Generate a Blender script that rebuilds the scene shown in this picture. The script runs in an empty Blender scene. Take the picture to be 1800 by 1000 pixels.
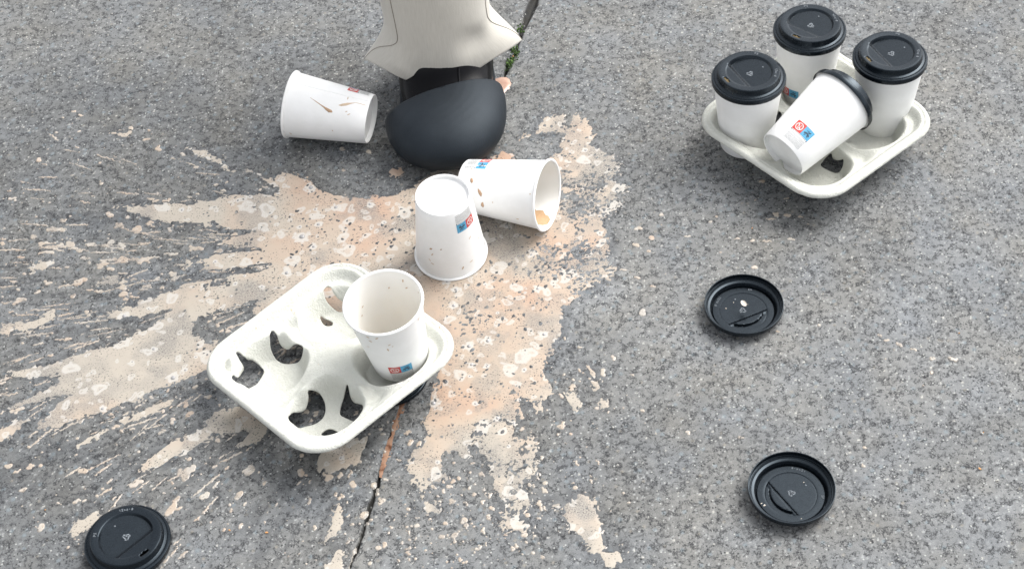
import bpy, bmesh, math, random
import numpy as np
from mathutils import Vector, Matrix

random.seed(7)
SC = bpy.context.scene
COL = SC.collection
R = math.radians

# ------------------------------------------------------------------ camera
CAM_H, CAM_TILT, CAM_ROLL, CAM_F = 1.42, 48.0, 6.0, 2850.0      # f in pixels of an 1800-wide picture
_t, _r = R(CAM_TILT), R(CAM_ROLL)
FW = np.array([0, math.cos(_t), -math.sin(_t)])
_dn = np.array([0, -math.sin(_t), -math.cos(_t)])
_rt = np.array([1.0, 0, 0])
RI = math.cos(_r) * _rt + math.sin(_r) * _dn
DN = -math.sin(_r) * _rt + math.cos(_r) * _dn
OR = np.array([0, 0, CAM_H])
cd = bpy.data.cameras.new('camera')
cd.sensor_width = 36.0
cd.lens = CAM_F / 1800 * 36
cd.clip_start, cd.clip_end = 0.05, 2000
cam = bpy.data.objects.new('camera', cd)
COL.objects.link(cam)
cam.matrix_world = Matrix(((RI[0], -DN[0], -FW[0], 0), (RI[1], -DN[1], -FW[1], 0),
                           (RI[2], -DN[2], -FW[2], CAM_H), (0, 0, 0, 1)))
cd.dof.use_dof = False
SC.camera = cam

# ------------------------------------------------------------------ sky and sun
SUN_AZ, SUN_EL = R(62), R(52)              # azimuth from +Y towards +X
world = bpy.data.worlds.new('World')
SC.world = world
world.use_nodes = True
wn = world.node_tree
bg = wn.nodes['Background']
sky = wn.nodes.new('ShaderNodeTexSky')
sky.sky_type = 'NISHITA'
sky.sun_disc = False
sky.sun_elevation = SUN_EL
sky.sun_rotation = SUN_AZ
sky.dust_density = 3.0
sky.air_density = 0.7
hs = wn.nodes.new('ShaderNodeHueSaturation')
hs.inputs['Saturation'].default_value = 0.16
wn.links.new(sky.outputs[0], hs.inputs['Color'])
wn.links.new(hs.outputs[0], bg.inputs[0])
bg.inputs[1].default_value = 0.135
sl = bpy.data.lights.new('sun', 'SUN')
sl.energy = 1.15
sl.angle = R(42)
sl.color = (1.0, 0.975, 0.94)
so = bpy.data.objects.new('sun', sl)
COL.objects.link(so)
so.rotation_euler = Vector((-math.sin(SUN_AZ) * math.cos(SUN_EL), -math.cos(SUN_AZ) * math.cos(SUN_EL),
                            -math.sin(SUN_EL))).to_track_quat('-Z', 'Y').to_euler()
SC.view_settings.view_transform = 'Standard'
SC.view_settings.look = 'None'
SC.view_settings.exposure = 1.42
SC.view_settings.gamma = 1.0
SC.view_settings.use_curve_mapping = False


# ------------------------------------------------------------------ helpers
def ground(x, y, h=0.0):
    """point of the ground plane (height h) measured at photo pixel x, y"""
    d = FW + (x - 900) / CAM_F * RI + (y - 500) / CAM_F * DN
    t = (h - OR[2]) / d[2]
    return OR + t * d


def lin(r, g, b):
    f = lambda c: (c / 12.92 if c <= 0.04045 else ((c + 0.055) / 1.055) ** 2.4)
    return (f(r / 255), f(g / 255), f(b / 255))


def mesh_obj(name, verts, faces, mats, parent=None, smooth=True, sharp=None, midx=None):
    me = bpy.data.meshes.new(name)
    me.from_pydata([tuple(map(float, v)) for v in verts], [], faces)
    if not isinstance(mats, (list, tuple)):
        mats = [mats]
    for m in mats:
        me.materials.append(m)
    if midx is not None:
        me.polygons.foreach_set('material_index', midx)
    me.polygons.foreach_set('use_smooth', [smooth] * len(me.polygons))
    if sharp:
        me.set_sharp_from_angle(angle=R(sharp))
    me.update()
    return link(name, me, parent)


def link(name, me, parent=None):
    o = bpy.data.objects.new(name, me)
    COL.objects.link(o)
    if parent is not None:
        o.parent = parent
    return o


def thing(name, label, cat, mw=None, group=None, me=None):
    o = bpy.data.objects.new(name, me)
    COL.objects.link(o)
    o['label'] = label
    o['category'] = cat
    if group:
        o['group'] = group
    if mw is not None:
        o.matrix_world = mw
    return o


def grid_faces(nu, nv, closed_u=True):
    """quads of nv rings of nu vertices"""
    out = []
    for j in range(nv - 1):
        for i in range(nu if closed_u else nu - 1):
            k = (i + 1) % nu
            out.append((j * nu + i, j * nu + k, (j + 1) * nu + k, (j + 1) * nu + i))
    return out


def revolve(profile, n=96):
    vs = []
    for r, z in profile:
        for i in range(n):
            a = 2 * math.pi * i / n
            vs.append((r * math.cos(a), r * math.sin(a), z))
    return vs, grid_faces(n, len(profile))


# value noise and cell noise on numpy arrays
def hsh(ix, iy, seed):
    h = (ix.astype(np.int64) * 374761393 + iy.astype(np.int64) * 668265263 + seed * 1442695041) & 0xFFFFFFFF
    h = ((h ^ (h >> 13)) * 1274126177) & 0xFFFFFFFF
    h = ((h ^ (h >> 16)) * 2246822519) & 0xFFFFFFFF
    h = h ^ (h >> 15)
    return (h & 0xFFFFFF) / float(0xFFFFFF)


def vnoise(x, y, seed=0):
    ix, iy = np.floor(x), np.floor(y)
    fx, fy = x - ix, y - iy
    fx = fx * fx * (3 - 2 * fx)
    fy = fy * fy * (3 - 2 * fy)
    a, b = hsh(ix, iy, seed), hsh(ix + 1, iy, seed)
    c, d = hsh(ix, iy + 1, seed), hsh(ix + 1, iy + 1, seed)
    return (a * (1 - fx) + b * fx) * (1 - fy) + (c * (1 - fx) + d * fx) * fy


def fbm(x, y, seed=0, oct=4):
    s, a, n = 0, 0.5, 0
    for k in range(oct):
        s = s + a * vnoise(x * 2 ** k + 17.3 * k, y * 2 ** k - 9.1 * k, seed + k)
        n += a
        a *= 0.5
    return s / n


def cells(x, y, seed=0, jit=0.95):
    """F1, F2 and the hash of the nearest cell point"""
    ix, iy = np.floor(x), np.floor(y)
    f1 = np.full(x.shape, 9.0)
    f2 = np.full(x.shape, 9.0)
    hid = np.zeros(x.shape)
    for dx in (-1, 0, 1):
        for dy in (-1, 0, 1):
            cx, cy = ix + dx, iy + dy
            px = cx + 0.5 + jit * (hsh(cx, cy, seed) - 0.5)
            py = cy + 0.5 + jit * (hsh(cx, cy, seed + 1) - 0.5)
            d = np.hypot(px - x, py - y)
            near = d < f1
            f2 = np.where(near, f1, np.minimum(f2, d))
            hid = np.where(near, hsh(cx, cy, seed + 2), hid)
            f1 = np.where(near, d, f1)
    return f1, f2, hid


def sstep(a, b, x):
    t = np.clip((x - a) / (b - a), 0, 1)
    return t * t * (3 - 2 * t)


def poly_sdf(X, Y, poly):
    """signed distance, positive inside"""
    P = np.asarray(poly, float)
    best = np.full(X.shape, 1e9)
    ins = np.zeros(X.shape, bool)
    for i in range(len(P)):
        a, b = P[i], P[(i + 1) % len(P)]
        e = b - a
        wx, wy = X - a[0], Y - a[1]
        t = np.clip((wx * e[0] + wy * e[1]) / max(e @ e, 1e-12), 0, 1)
        best = np.minimum(best, np.hypot(wx - t * e[0], wy - t * e[1]))
        if a[1] != b[1]:
            cr = ((a[1] > Y) != (b[1] > Y)) & (X < a[0] + (Y - a[1]) / (b[1] - a[1]) * (b[0] - a[0]))
            ins ^= cr
    return np.where(ins, best, -best)


def lattice(x0, x1, y0, y1, s):
    xs = np.arange(x0, x1 + s / 2, s)
    ys = np.arange(y0, y1 + s / 2, s)
    X, Y = np.meshgrid(xs, ys)
    return X, Y


def lattice_mesh(name, X, Y, Z, keep=None, attrs=None, extra=None):
    """big height-field mesh straight from arrays; keep = boolean mask of the quads"""
    ny, nx = X.shape
    idx = np.arange(nx * ny).reshape(ny, nx)
    q = np.stack([idx[:-1, :-1], idx[:-1, 1:], idx[1:, 1:], idx[1:, :-1]], -1)
    q = q[keep] if keep is not None else q.reshape(-1, 4)
    co = np.stack([X.ravel(), Y.ravel(), Z.ravel()], -1)
    used = np.zeros(nx * ny, bool)
    used[q.ravel()] = True
    remap = np.cumsum(used) - 1
    co = co[used]
    q = remap[q]
    at = {k: np.asarray(v).reshape(nx * ny, -1)[used] for k, v in (attrs or {}).items()}
    if extra is not None:                                   # (verts, quads) appended
        ev, eq = extra
        q = np.concatenate([q, np.asarray(eq) + len(co)])
        co = np.concatenate([co, np.asarray(ev, float)])
        for k in at:
            m = at[k].mean(0)
            at[k] = np.concatenate([at[k], np.tile(m, (len(ev), 1))])
    me = bpy.data.meshes.new(name)
    me.vertices.add(len(co))
    me.vertices.foreach_set('co', co.astype(np.float32).ravel())
    me.loops.add(q.size)
    me.loops.foreach_set('vertex_index', q.astype(np.int32).ravel())
    me.polygons.add(len(q))
    me.polygons.foreach_set('loop_start', np.arange(0, q.size, 4, dtype=np.int32))
    me.polygons.foreach_set('use_smooth', np.ones(len(q), bool))
    for k, v in at.items():
        if v.shape[1] == 1:
            a = me.attributes.new(k, 'FLOAT', 'POINT')
            a.data.foreach_set('value', v.astype(np.float32).ravel())
        else:
            a = me.attributes.new(k, 'FLOAT_COLOR', 'POINT')
            v4 = np.concatenate([v, np.ones((len(v), 1))], 1)
            a.data.foreach_set('color', v4.astype(np.float32).ravel())
    me.update(calc_edges=True)
    return me


# ------------------------------------------------------------------ materials
class Mat:
    def __init__(self, name):
        self.m = bpy.data.materials.new(name)
        self.m.use_nodes = True
        self.t = self.m.node_tree
        self.b = self.t.nodes['Principled BSDF']
        self.o = self.t.nodes['Material Output']

    def n(self, kind, **kw):
        nd = self.t.nodes.new('ShaderNode' + kind)
        for k, v in kw.items():
            if k in nd.inputs:
                nd.inputs[k].default_value = v
            else:
                setattr(nd, k, v)
        return nd

    def l(self, a, b):
        self.t.links.new(a, b)

    def set(self, **kw):
        for k, v in kw.items():
            self.b.inputs[k.replace('_', ' ')].default_value = v

    def ramp(self, fac, stops):
        r = self.n('ValToRGB')
        e = r.color_ramp.elements
        while len(e) < len(stops):
            e.new(0.5)
        for el, (p, c) in zip(e, stops):
            el.position = p
            el.color = tuple(c) + (1,) if len(c) == 3 else c
        self.l(fac, r.inputs[0])
        return r.outputs[0]

    def obj(self):
        return self.n('TexCoord').outputs['Object']

    def noise(self, scale, detail=4, rough=0.55, vec=None):
        nz = self.n('TexNoise', Scale=scale, Detail=detail, Roughness=rough)
        self.l(vec if vec is not None else self.obj(), nz.inputs['Vector'])
        return nz.outputs[0]

    def bump(self, h, strength, dist, normal=None):
        bp = self.n('Bump', Strength=strength, Distance=dist)
        self.l(h, bp.inputs['Height'])
        if normal is not None:
            self.l(normal, bp.inputs['Normal'])
        self.l(bp.outputs[0], self.b.inputs['Normal'])
        return bp.outputs[0]


def mat_asphalt():
    M = Mat('worn_asphalt')
    at = M.n('Attribute', attribute_name='tone')
    wet = M.n('Attribute', attribute_name='wet')
    pos = M.n('NewGeometry').outputs['Position']
    n1 = M.noise(900, 3, 0.6, pos)
    r1 = M.ramp(n1, [(0.25, (0.55, 0.55, 0.56)), (0.5, (1, 1, 1)), (0.78, (1.45, 1.45, 1.42))])
    mx = M.n('MixRGB', blend_type='MULTIPLY')
    mx.inputs[0].default_value = 0.8
    M.l(at.outputs['Color'], mx.inputs[1])
    M.l(r1, mx.inputs[2])
    def hair(scale, width, gscale, g0, g1, amount, src):
        wv = M.n('TexNoise', Scale=scale * 1.7, Detail=2.0)
        M.l(pos, wv.inputs['Vector'])
        ad = M.n('MixRGB', blend_type='LINEAR_LIGHT')
        ad.inputs[0].default_value = 0.004
        M.l(pos, ad.inputs[1])
        M.l(wv.outputs['Color'], ad.inputs[2])
        vo = M.n('TexVoronoi', feature='DISTANCE_TO_EDGE', Scale=scale, Randomness=1.0)
        M.l(ad.outputs[0], vo.inputs['Vector'])
        line = M.ramp(vo.outputs['Distance'], [(0.0, (1, 1, 1)), (width, (0, 0, 0))])
        gate = M.ramp(M.noise(gscale, 4, 0.62, pos), [(g0, (0, 0, 0)), (g1, (1, 1, 1))])
        mu = M.n('Math', operation='MULTIPLY')
        M.l(line, mu.inputs[0])
        M.l(gate, mu.inputs[1])
        m2 = M.n('Math', operation='MULTIPLY')
        M.l(mu.outputs[0], m2.inputs[0])
        m2.inputs[1].default_value = amount
        o = M.n('MixRGB')
        M.l(m2.outputs[0], o.inputs[0])
        M.l(src, o.inputs[1])
        o.inputs[2].default_value = (0.016, 0.017, 0.020, 1)
        return o.outputs[0]

    c1 = hair(200, 0.19, 105, 0.49, 0.57, 0.96, mx.outputs[0])
    c1 = hair(95, 0.085, 62, 0.55, 0.62, 0.9, c1)
    dv_ = M.n('TexVoronoi', Scale=300.0, Randomness=1.0)
    mp_ = M.n('Mapping')
    mp_.inputs['Location'].default_value = (3.1, 1.7, 0)
    M.l(pos, mp_.inputs['Vector'])
    M.l(mp_.outputs[0], dv_.inputs['Vector'])
    dm_ = M.n('Math', operation='MULTIPLY')
    M.l(M.ramp(dv_.outputs['Distance'], [(0.22, (1, 1, 1)), (0.40, (0, 0, 0))]), dm_.inputs[0])
    dx_ = M.n('SeparateColor')
    M.l(dv_.outputs['Color'], dx_.inputs[0])
    M.l(M.ramp(dx_.outputs[0], [(0.83, (0, 0, 0)), (0.88, (0.9,) * 3)]), dm_.inputs[1])
    do_ = M.n('MixRGB')
    M.l(dm_.outputs[0], do_.inputs[0])
    M.l(c1, do_.inputs[1])
    do_.inputs[2].default_value = (0.018, 0.019, 0.022, 1)
    c1 = do_.outputs[0]
    sp = M.n('TexVoronoi', Scale=260.0, Randomness=1.0)
    M.l(pos, sp.inputs['Vector'])
    spm = M.n('Math', operation='MULTIPLY')
    M.l(M.ramp(sp.outputs['Distance'], [(0.18, (1, 1, 1)), (0.34, (0, 0, 0))]), spm.inputs[0])
    sx = M.n('SeparateColor')
    M.l(sp.outputs['Color'], sx.inputs[0])
    M.l(M.ramp(sx.outputs[0], [(0.84, (0, 0, 0)), (0.90, (1, 1, 1))]), spm.inputs[1])
    so_ = M.n('MixRGB')
    M.l(spm.outputs[0], so_.inputs[0])
    M.l(c1, so_.inputs[1])
    so_.inputs[2].default_value = (0.33, 0.335, 0.32, 1)
    dk = M.n('MixRGB', blend_type='MULTIPLY')
    M.l(wet.outputs['Fac'], dk.inputs[0])
    M.l(so_.outputs[0], dk.inputs[1])
    dk.inputs[2].default_value = (0.60, 0.61, 0.63, 1)
    M.l(dk.outputs[0], M.b.inputs['Base Color'])
    rr = M.n('MapRange')
    M.l(wet.outputs['Fac'], rr.inputs[0])
    rr.inputs[3].default_value = 0.78
    rr.inputs[4].default_value = 0.42
    M.l(rr.outputs[0], M.b.inputs['Roughness'])
    M.bump(M.noise(1100, 3, 0.7, pos), 0.55, 0.0006)
    M.set(Specular_IOR_Level=0.4)
    return M.m


def mat_coffee():
    M = Mat('milky_coffee')
    tint = M.n('Attribute', attribute_name='tint')
    thin = M.n('Attribute', attribute_name='thin')
    foam = M.n('Attribute', attribute_name='foam')
    pos = M.n('NewGeometry').outputs['Position']
    base = M.ramp(tint.outputs['Fac'], [(0.0, (0.375, 0.338, 0.285)), (0.45, (0.385, 0.315, 0.25)), (1.0, (0.395, 0.272, 0.198))])
    th = M.n('MixRGB')
    M.l(thin.outputs['Fac'], th.inputs[0])
    M.l(base, th.inputs[1])
    gr = M.ramp(M.noise(620, 4, 0.68, pos), [(0.36, (0.05, 0.05, 0.052)), (0.46, (0.185, 0.18, 0.17)), (0.62, (0.31, 0.285, 0.25))])
    M.l(gr, th.inputs[2])
    sk = M.n('Math', operation='MULTIPLY')
    M.l(M.ramp(M.noise(430, 3, 0.6, pos), [(0.575, (0,) * 3), (0.635, (1,) * 3)]), sk.inputs[0])
    M.l(M.ramp(M.noise(38, 3, 0.6, pos), [(0.38, (0.0,) * 3), (0.56, (0.95,) * 3)]), sk.inputs[1])
    sp_ = M.n('MixRGB')
    M.l(sk.outputs[0], sp_.inputs[0])
    M.l(th.outputs[0], sp_.inputs[1])
    sp_.inputs[2].default_value = (0.085, 0.080, 0.075, 1)
    th = sp_
    fz = M.noise(700, 3, 0.6, pos)
    fm = M.n('Math', operation='MULTIPLY')
    M.l(foam.outputs['Fac'], fm.inputs[0])
    M.l(M.ramp(fz, [(0.3, (0.55,) * 3), (0.6, (1,) * 3)]), fm.inputs[1])
    fo = M.n('MixRGB')
    M.l(fm.outputs[0], fo.inputs[0])
    M.l(th.outputs[0], fo.inputs[1])
    fo.inputs[2].default_value = (0.475, 0.455, 0.42, 1)
    M.l(fo.outputs[0], M.b.inputs['Base Color'])
    M.set(Roughness=0.22, Specular_IOR_Level=0.4)
    M.bump(M.noise(420, 3, 0.55, pos), 0.25, 0.0006)
    return M.m


def mat_drop():
    M = Mat('milky_coffee_drops')
    pos = M.n('NewGeometry').outputs['Position']
    c = M.ramp(M.noise(45, 2, 0.5, pos), [(0.3, (0.42, 0.38, 0.325)), (0.55, (0.37, 0.32, 0.265)), (0.75, (0.30, 0.285, 0.26))])
    M.l(c, M.b.inputs['Base Color'])
    M.set(Roughness=0.35)
    return M.m


def mat_paper():
    M = Mat('white_paperboard')
    c = M.ramp(M.noise(60, 4, 0.6), [(0.35, (0.775, 0.775, 0.76)), (0.65, (0.81, 0.81, 0.80))])
    M.l(c, M.b.inputs['Base Color'])
    M.set(Roughness=0.42, Specular_IOR_Level=0.4)
    M.bump(M.noise(1500, 2, 0.5), 0.06, 0.0003)
    return M.m


def mat_inside():
    M = Mat('coated_cup_inside')
    c = M.ramp(M.noise(40, 3, 0.5), [(0.35, (0.79, 0.775, 0.73)), (0.7, (0.81, 0.80, 0.77))])
    M.l(c, M.b.inputs['Base Color'])
    M.set(Roughness=0.35)
    return M.m


def mat_pulp():
    M = Mat('moulded_pulp')
    a = M.noise(28, 5, 0.65)
    b = M.noise(900, 3, 0.7)
    c = M.ramp(a, [(0.3, (0.56, 0.565, 0.515)), (0.7, (0.63, 0.635, 0.585))])
    mx = M.n('MixRGB', blend_type='MULTIPLY')
    mx.inputs[0].default_value = 1.0
    M.l(c, mx.inputs[1])
    M.l(M.ramp(b, [(0.3, (0.93, 0.93, 0.92)), (0.6, (1, 1, 1))]), mx.inputs[2])
    M.l(mx.outputs[0], M.b.inputs['Base Color'])
    M.set(Roughness=0.9, Specular_IOR_Level=0.2)
    h = M.n('Math', operation='ADD')
    M.l(M.noise(420, 4, 0.7), h.inputs[0])
    M.l(M.noise(90, 3, 0.6), h.inputs[1])
    h2 = M.n('Math', operation='ADD')
    M.l(h.outputs[0], h2.inputs[0])
    M.l(M.noise(210, 4, 0.7), h2.inputs[1])
    M.bump(h2.outputs[0], 0.75, 0.0014)
    return M.m


def mat_lid():
    M = Mat('black_polystyrene')
    c = M.ramp(M.noise(70, 4, 0.6), [(0.3, (0.0032, 0.0046, 0.0066)), (0.7, (0.0046, 0.0064, 0.0088))])
    M.l(c, M.b.inputs['Base Color'])
    rr = M.ramp(M.noise(160, 4, 0.65), [(0.3, (0.24,) * 3), (0.7, (0.31,) * 3)])
    M.l(rr, M.b.inputs['Roughness'])
    M.set(Specular_IOR_Level=0.38, Specular_Tint=(0.72, 0.87, 1.0, 1))
    M.bump(M.noise(300, 2, 0.5), 0.02, 0.0004)
    return M.m


def mat_plain(name, col, rough=0.5, spec=0.5):
    M = Mat(name)
    nz = M.noise(300, 3, 0.6)
    lo = tuple(c * 0.88 for c in col)
    hi = tuple(min(1, c * 1.08) for c in col)
    M.l(M.ramp(nz, [(0.3, lo), (0.7, hi)]), M.b.inputs['Base Color'])
    M.set(Roughness=rough, Specular_IOR_Level=spec)
    return M.m


def mat_cloth():
    M = Mat('beige_wool_twill')
    uv = M.n('TexCoord').outputs['UV']
    sep = M.n('Mapping')
    sep.inputs['Scale'].default_value = (800, 45, 1)
    M.l(uv, sep.inputs['Vector'])
    fib = M.noise(1.0, 3, 0.7, sep.outputs[0])
    big = M.noise(9, 3, 0.5)
    c = M.ramp(fib, [(0.3, (0.465, 0.442, 0.392)), (0.5, (0.505, 0.482, 0.432)), (0.72, (0.54, 0.518, 0.468))])
    mx = M.n('MixRGB', blend_type='MULTIPLY')
    mx.inputs[0].default_value = 1
    M.l(c, mx.inputs[1])
    M.l(M.ramp(big, [(0.3, (0.94,) * 3), (0.7, (1.03,) * 3)]), mx.inputs[2])
    M.l(mx.outputs[0], M.b.inputs['Base Color'])
    M.set(Roughness=0.95, Specular_IOR_Level=0.15, Sheen_Weight=0.15)
    mp = M.n('Mapping')
    mp.inputs['Scale'].default_value = (700, 500, 1)
    M.l(uv, mp.inputs['Vector'])
    M.bump(M.noise(1.0, 2, 0.6, mp.outputs[0]), 0.4, 0.0005)
    return M.m


def mat_rubber():
    M = Mat('black_matte_rubber')
    w = M.n('TexWave', wave_type='RINGS', rings_direction='SPHERICAL', Scale=120, Distortion=1.6, Detail=2.0)
    w.inputs['Detail Scale'].default_value = 1.6
    mp = M.n('Mapping')
    mp.inputs['Location'].default_value = (0.02, -0.1, 0.05)
    M.l(M.obj(), mp.inputs['Vector'])
    M.l(mp.outputs[0], w.inputs['Vector'])
    c = M.ramp(M.noise(35, 4, 0.6), [(0.3, (0.0062, 0.0082, 0.0112)), (0.7, (0.0105, 0.0133, 0.0172))])
    M.l(c, M.b.inputs['Base Color'])
    M.set(Roughness=0.58, Specular_IOR_Level=0.34, Specular_Tint=(0.78, 0.9, 1.0, 1))
    b = M.bump(w.outputs[0], 0.06, 0.0012)
    M.bump(M.noise(900, 3, 0.6), 0.22, 0.0006, b)
    return M.m


ASPHALT, COFFEE, DROPS = mat_asphalt(), mat_coffee(), mat_drop()
PAPER, INSIDE, PULP, LID = mat_paper(), mat_inside(), mat_pulp(), mat_lid()
RED = mat_plain('red_print', (0.50, 0.055, 0.045), 0.5)
BLUE = mat_plain('blue_print', (0.085, 0.33, 0.52), 0.5)
GREY = mat_plain('grey_print', (0.30, 0.31, 0.31), 0.6)
INK = mat_plain('dark_print', (0.03, 0.05, 0.08), 0.5)
WHITEINK = mat_plain('white_print', (0.72, 0.66, 0.64), 0.5)
EMBOSS = mat_plain('rubbed_embossing', (0.17, 0.19, 0.21), 0.45)
DRIP = mat_plain('coffee_drip', (0.40, 0.26, 0.16), 0.25)
DRIP2 = mat_plain('thin_coffee', (0.55, 0.42, 0.30), 0.3)
CREMA = mat_plain('dried_crema', (0.10, 0.066, 0.014), 0.4)
CLOTH, RUBBER = mat_cloth(), mat_rubber()
GLOSSY = mat_plain('glossy_black_leather', (0.004, 0.004, 0.005), 0.26, 0.12)
SEAM = mat_plain('seam_thread', (0.24, 0.22, 0.19), 0.9, 0.2)


# ------------------------------------------------------------------ the ground: worn asphalt with a slab joint
JOINT = np.array([ground(*p)[:2] for p in ((958, -60), (943, -10), (933, 15), (917, 55), (906, 92), (891, 120), (866, 195), (828, 325),
                                           (775, 500), (738, 610), (704, 715), (684, 775), (668, 832), (646, 903),
                                           (634, 945), (612, 1000), (590, 1060))])


def joint_dist(X, Y):
    best = np.full(X.shape, 9.0)
    side = np.zeros(X.shape)
    for a, b in zip(JOINT[:-1], JOINT[1:]):
        e = b - a
        wx, wy = X - a[0], Y - a[1]
        t = np.clip((wx * e[0] + wy * e[1]) / (e @ e), 0, 1)
        d = np.hypot(wx - t * e[0], wy - t * e[1])
        s = e[0] * wy - e[1] * wx
        side = np.where(d < best, np.sign(s), side)
        best = np.minimum(best, d)
    return best, side


CENTRE = ground(800, 420)[:2]


def macro_h(X, Y):
    return 0.0012 * (fbm(X / 0.16, Y / 0.16, 3, 3) - 0.5)


def ground_h(X, Y, full=False):
    """height of the asphalt (m); with full=True also the pieces its colour needs"""
    wx = X + 0.0050 * (fbm(X / 0.007, Y / 0.007, 51, 2) - 0.5)
    wy = Y + 0.0050 * (fbm(X / 0.007, Y / 0.007, 52, 2) - 0.5)
    f1, f2, hid = cells(wx / 0.0062, wy / 0.0062, 11)
    edge = f2 - f1
    clus = sstep(0.40, 0.66, fbm(X / 0.028, Y / 0.028, 21, 3))
    gate = sstep(0.38, 0.60, vnoise(wx / 0.0075, wy / 0.0075, 23))
    crev = (1 - sstep(0.02, 0.18, edge)) * gate * (0.10 + 0.60 * clus)
    near = 1 - 0.85 * sstep(0.22, 0.42, np.hypot(X - CENTRE[0], Y - CENTRE[1]))
    pr_ = 0.16 + 0.30 * ((hid * 91.7) % 1)
    proud = sstep(0.72, 0.78, hid) * (1 - sstep(pr_ * 0.35, pr_, f1)) * near
    fine = fbm(X / 0.0035, Y / 0.0035, 31, 2) - 0.5
    h = macro_h(X, Y) - 0.0019 * crev + 0.00085 * proud * (0.45 + 0.55 * clus) + 0.00042 * fine
    jd, side = joint_dist(X, Y)
    wob = 0.0016 * (fbm(X / 0.011, Y / 0.011, 41, 3) - 0.5) * 2
    wid = 0.0019 + 0.0012 * sstep(1.55, 1.82, Y) + 0.0050 * np.exp(-((Y - 1.79) / 0.03) ** 2) + 0.0010 * np.exp(-((Y - 0.985) / 0.025) ** 2)
    gro = 1 - sstep(0.0, 1.0, (jd + wob) / (wid * 1.25))
    chip = (1 - sstep(0.0, 0.011, jd + 2.0 * wob)) * 0.0011
    h = h - 0.0075 * gro - chip
    if full:
        return h, dict(crev=crev, proud=proud, hid=hid, f1=f1, clus=clus, gro=gro, side=side, jd=jd)
    return h


# ---- outlines of the spilled coffee, measured on the photo and laid on the ground
SPILL_PX = [
    [(205, 361), (260, 360), (330, 356), (400, 347), (440, 345), (485, 346), (490, 332), (455, 310), (480, 316), (496, 300), (520, 303),
     (545, 323), (556, 340), (590, 343), (640, 349), (690, 344), (725, 330), (760, 305), (790, 285), (850, 290), (880, 268), (900, 285),
     (955, 292), (985, 265), (990, 238), (955, 236), (918, 243), (945, 226), (958, 204), (985, 200), (1000, 223), (1012, 196),
     (1032, 210), (1046, 235), (1042, 252), (1072, 275), (1090, 292), (1085, 312), (1102, 330), (1086, 345), (1092, 364), (1070, 374),
     (1060, 392), (1076, 420), (1072, 460), (1082, 488), (1050, 502), (1020, 522), (990, 542), (986, 580), (973, 612), (958, 650),
     (976, 690), (958, 702), (955, 736), (935, 712), (920, 702), (914, 760), (936, 768), (946, 792), (938, 830), (920, 850), (936, 880),
     (912, 902), (888, 890), (870, 862), (856, 842), (850, 802), (832, 790), (820, 816), (800, 800), (780, 800), (786, 840), (768, 852),
     (745, 868), (724, 850), (714, 820), (730, 788), (750, 790), (756, 760), (744, 740), (768, 690), (780, 640), (760, 590), (700, 560),
     (600, 600), (520, 590), (470, 520), (455, 492), (470, 462), (420, 470), (300, 462), (380, 448), (470, 442), (440, 425), (385, 428),
     (455, 404), (420, 399), (340, 391), (268, 384)],
    [(560, 440), (490, 465), (450, 481), (412, 488), (392, 500), (330, 497), (300, 506), (250, 524), (236, 533), (178, 552), (210, 562),
     (268, 549), (300, 541), (292, 562), (240, 586), (190, 606), (150, 616), (110, 634), (14, 655), (62, 663), (112, 657), (92, 680),
     (18, 715), (64, 705), (122, 684), (118, 700), (68, 747), (110, 746), (152, 730), (202, 719), (242, 704), (302, 680), (368, 650),
     (390, 600), (372, 596), (330, 590), (345, 560), (420, 536), (440, 530), (450, 560), (560, 560)],
    [(420, 713), (398, 722), (340, 760), (268, 800), (248, 826), (300, 806), (332, 790), (382, 764), (444, 758), (408, 792), (452, 770),
     (470, 740)],
    [(190, 746), (232, 724), (300, 700), (316, 693), (300, 714), (238, 736)],
    [(128, 787), (160, 760), (186, 752), (188, 762), (150, 780)],
    [(556, 800), (570, 822), (602, 822), (628, 808), (644, 775), (610, 770)],
    [(990, 892), (1006, 876), (1026, 870), (1046, 880), (1056, 920), (1062, 962), (1042, 975), (1026, 955), (1010, 930), (986, 910)],
    [(970, 878), (984, 882), (990, 894), (976, 896)],
    [(1060, 968), (1090, 962), (1100, 985), (1080, 1000), (1062, 992)],
    [(592, 880), (606, 890), (604, 930), (590, 946), (574, 950), (580, 920)],
    [(592, 958), (612, 968), (600, 1012), (566, 1010)],
    [(684, 298), (705, 294), (706, 306), (688, 309)],
    [(190, 230), (232, 232), (222, 240), (196, 237)],
    [(330, 263), (356, 266), (382, 280), (412, 296), (440, 304), (414, 303), (372, 282), (345, 270)],
    [(0, 757), (20, 742), (46, 737), (36, 752), (0, 772)],
    [(124, 931), (164, 906), (170, 914), (136, 939)],
    [(38, 470), (70, 459), (106, 452), (100, 467), (58, 474)],
    [(0, 566), (50, 566), (90, 550), (96, 558), (56, 578), (0, 584)],
    [(160, 500), (200, 488), (222, 487), (204, 500)],
    [(1030, 640), (1046, 652), (1062, 680), (1050, 684), (1036, 664)],
    [(990, 690), (1018, 688), (1026, 714), (1008, 726), (996, 712)],
    [(1052, 706), (1066, 700), (1072, 716), (1058, 724)],
    [(760, 500), (776, 498), (770, 540), (758, 548)],
    [(900, 300), (896, 275), (878, 262), (884, 290)],
    [(750, 880), (768, 886), (772, 900), (740, 902), (728, 896)],
    [(880, 904), (912, 906), (930, 924), (900, 934), (884, 924)],
]
SPILL = [[tuple(ground(*p)[:2]) for p in P] for P in SPILL_PX]
SX0, SX1, SY0, SY1 = -0.62, 0.62, 0.84, 1.71


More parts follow.
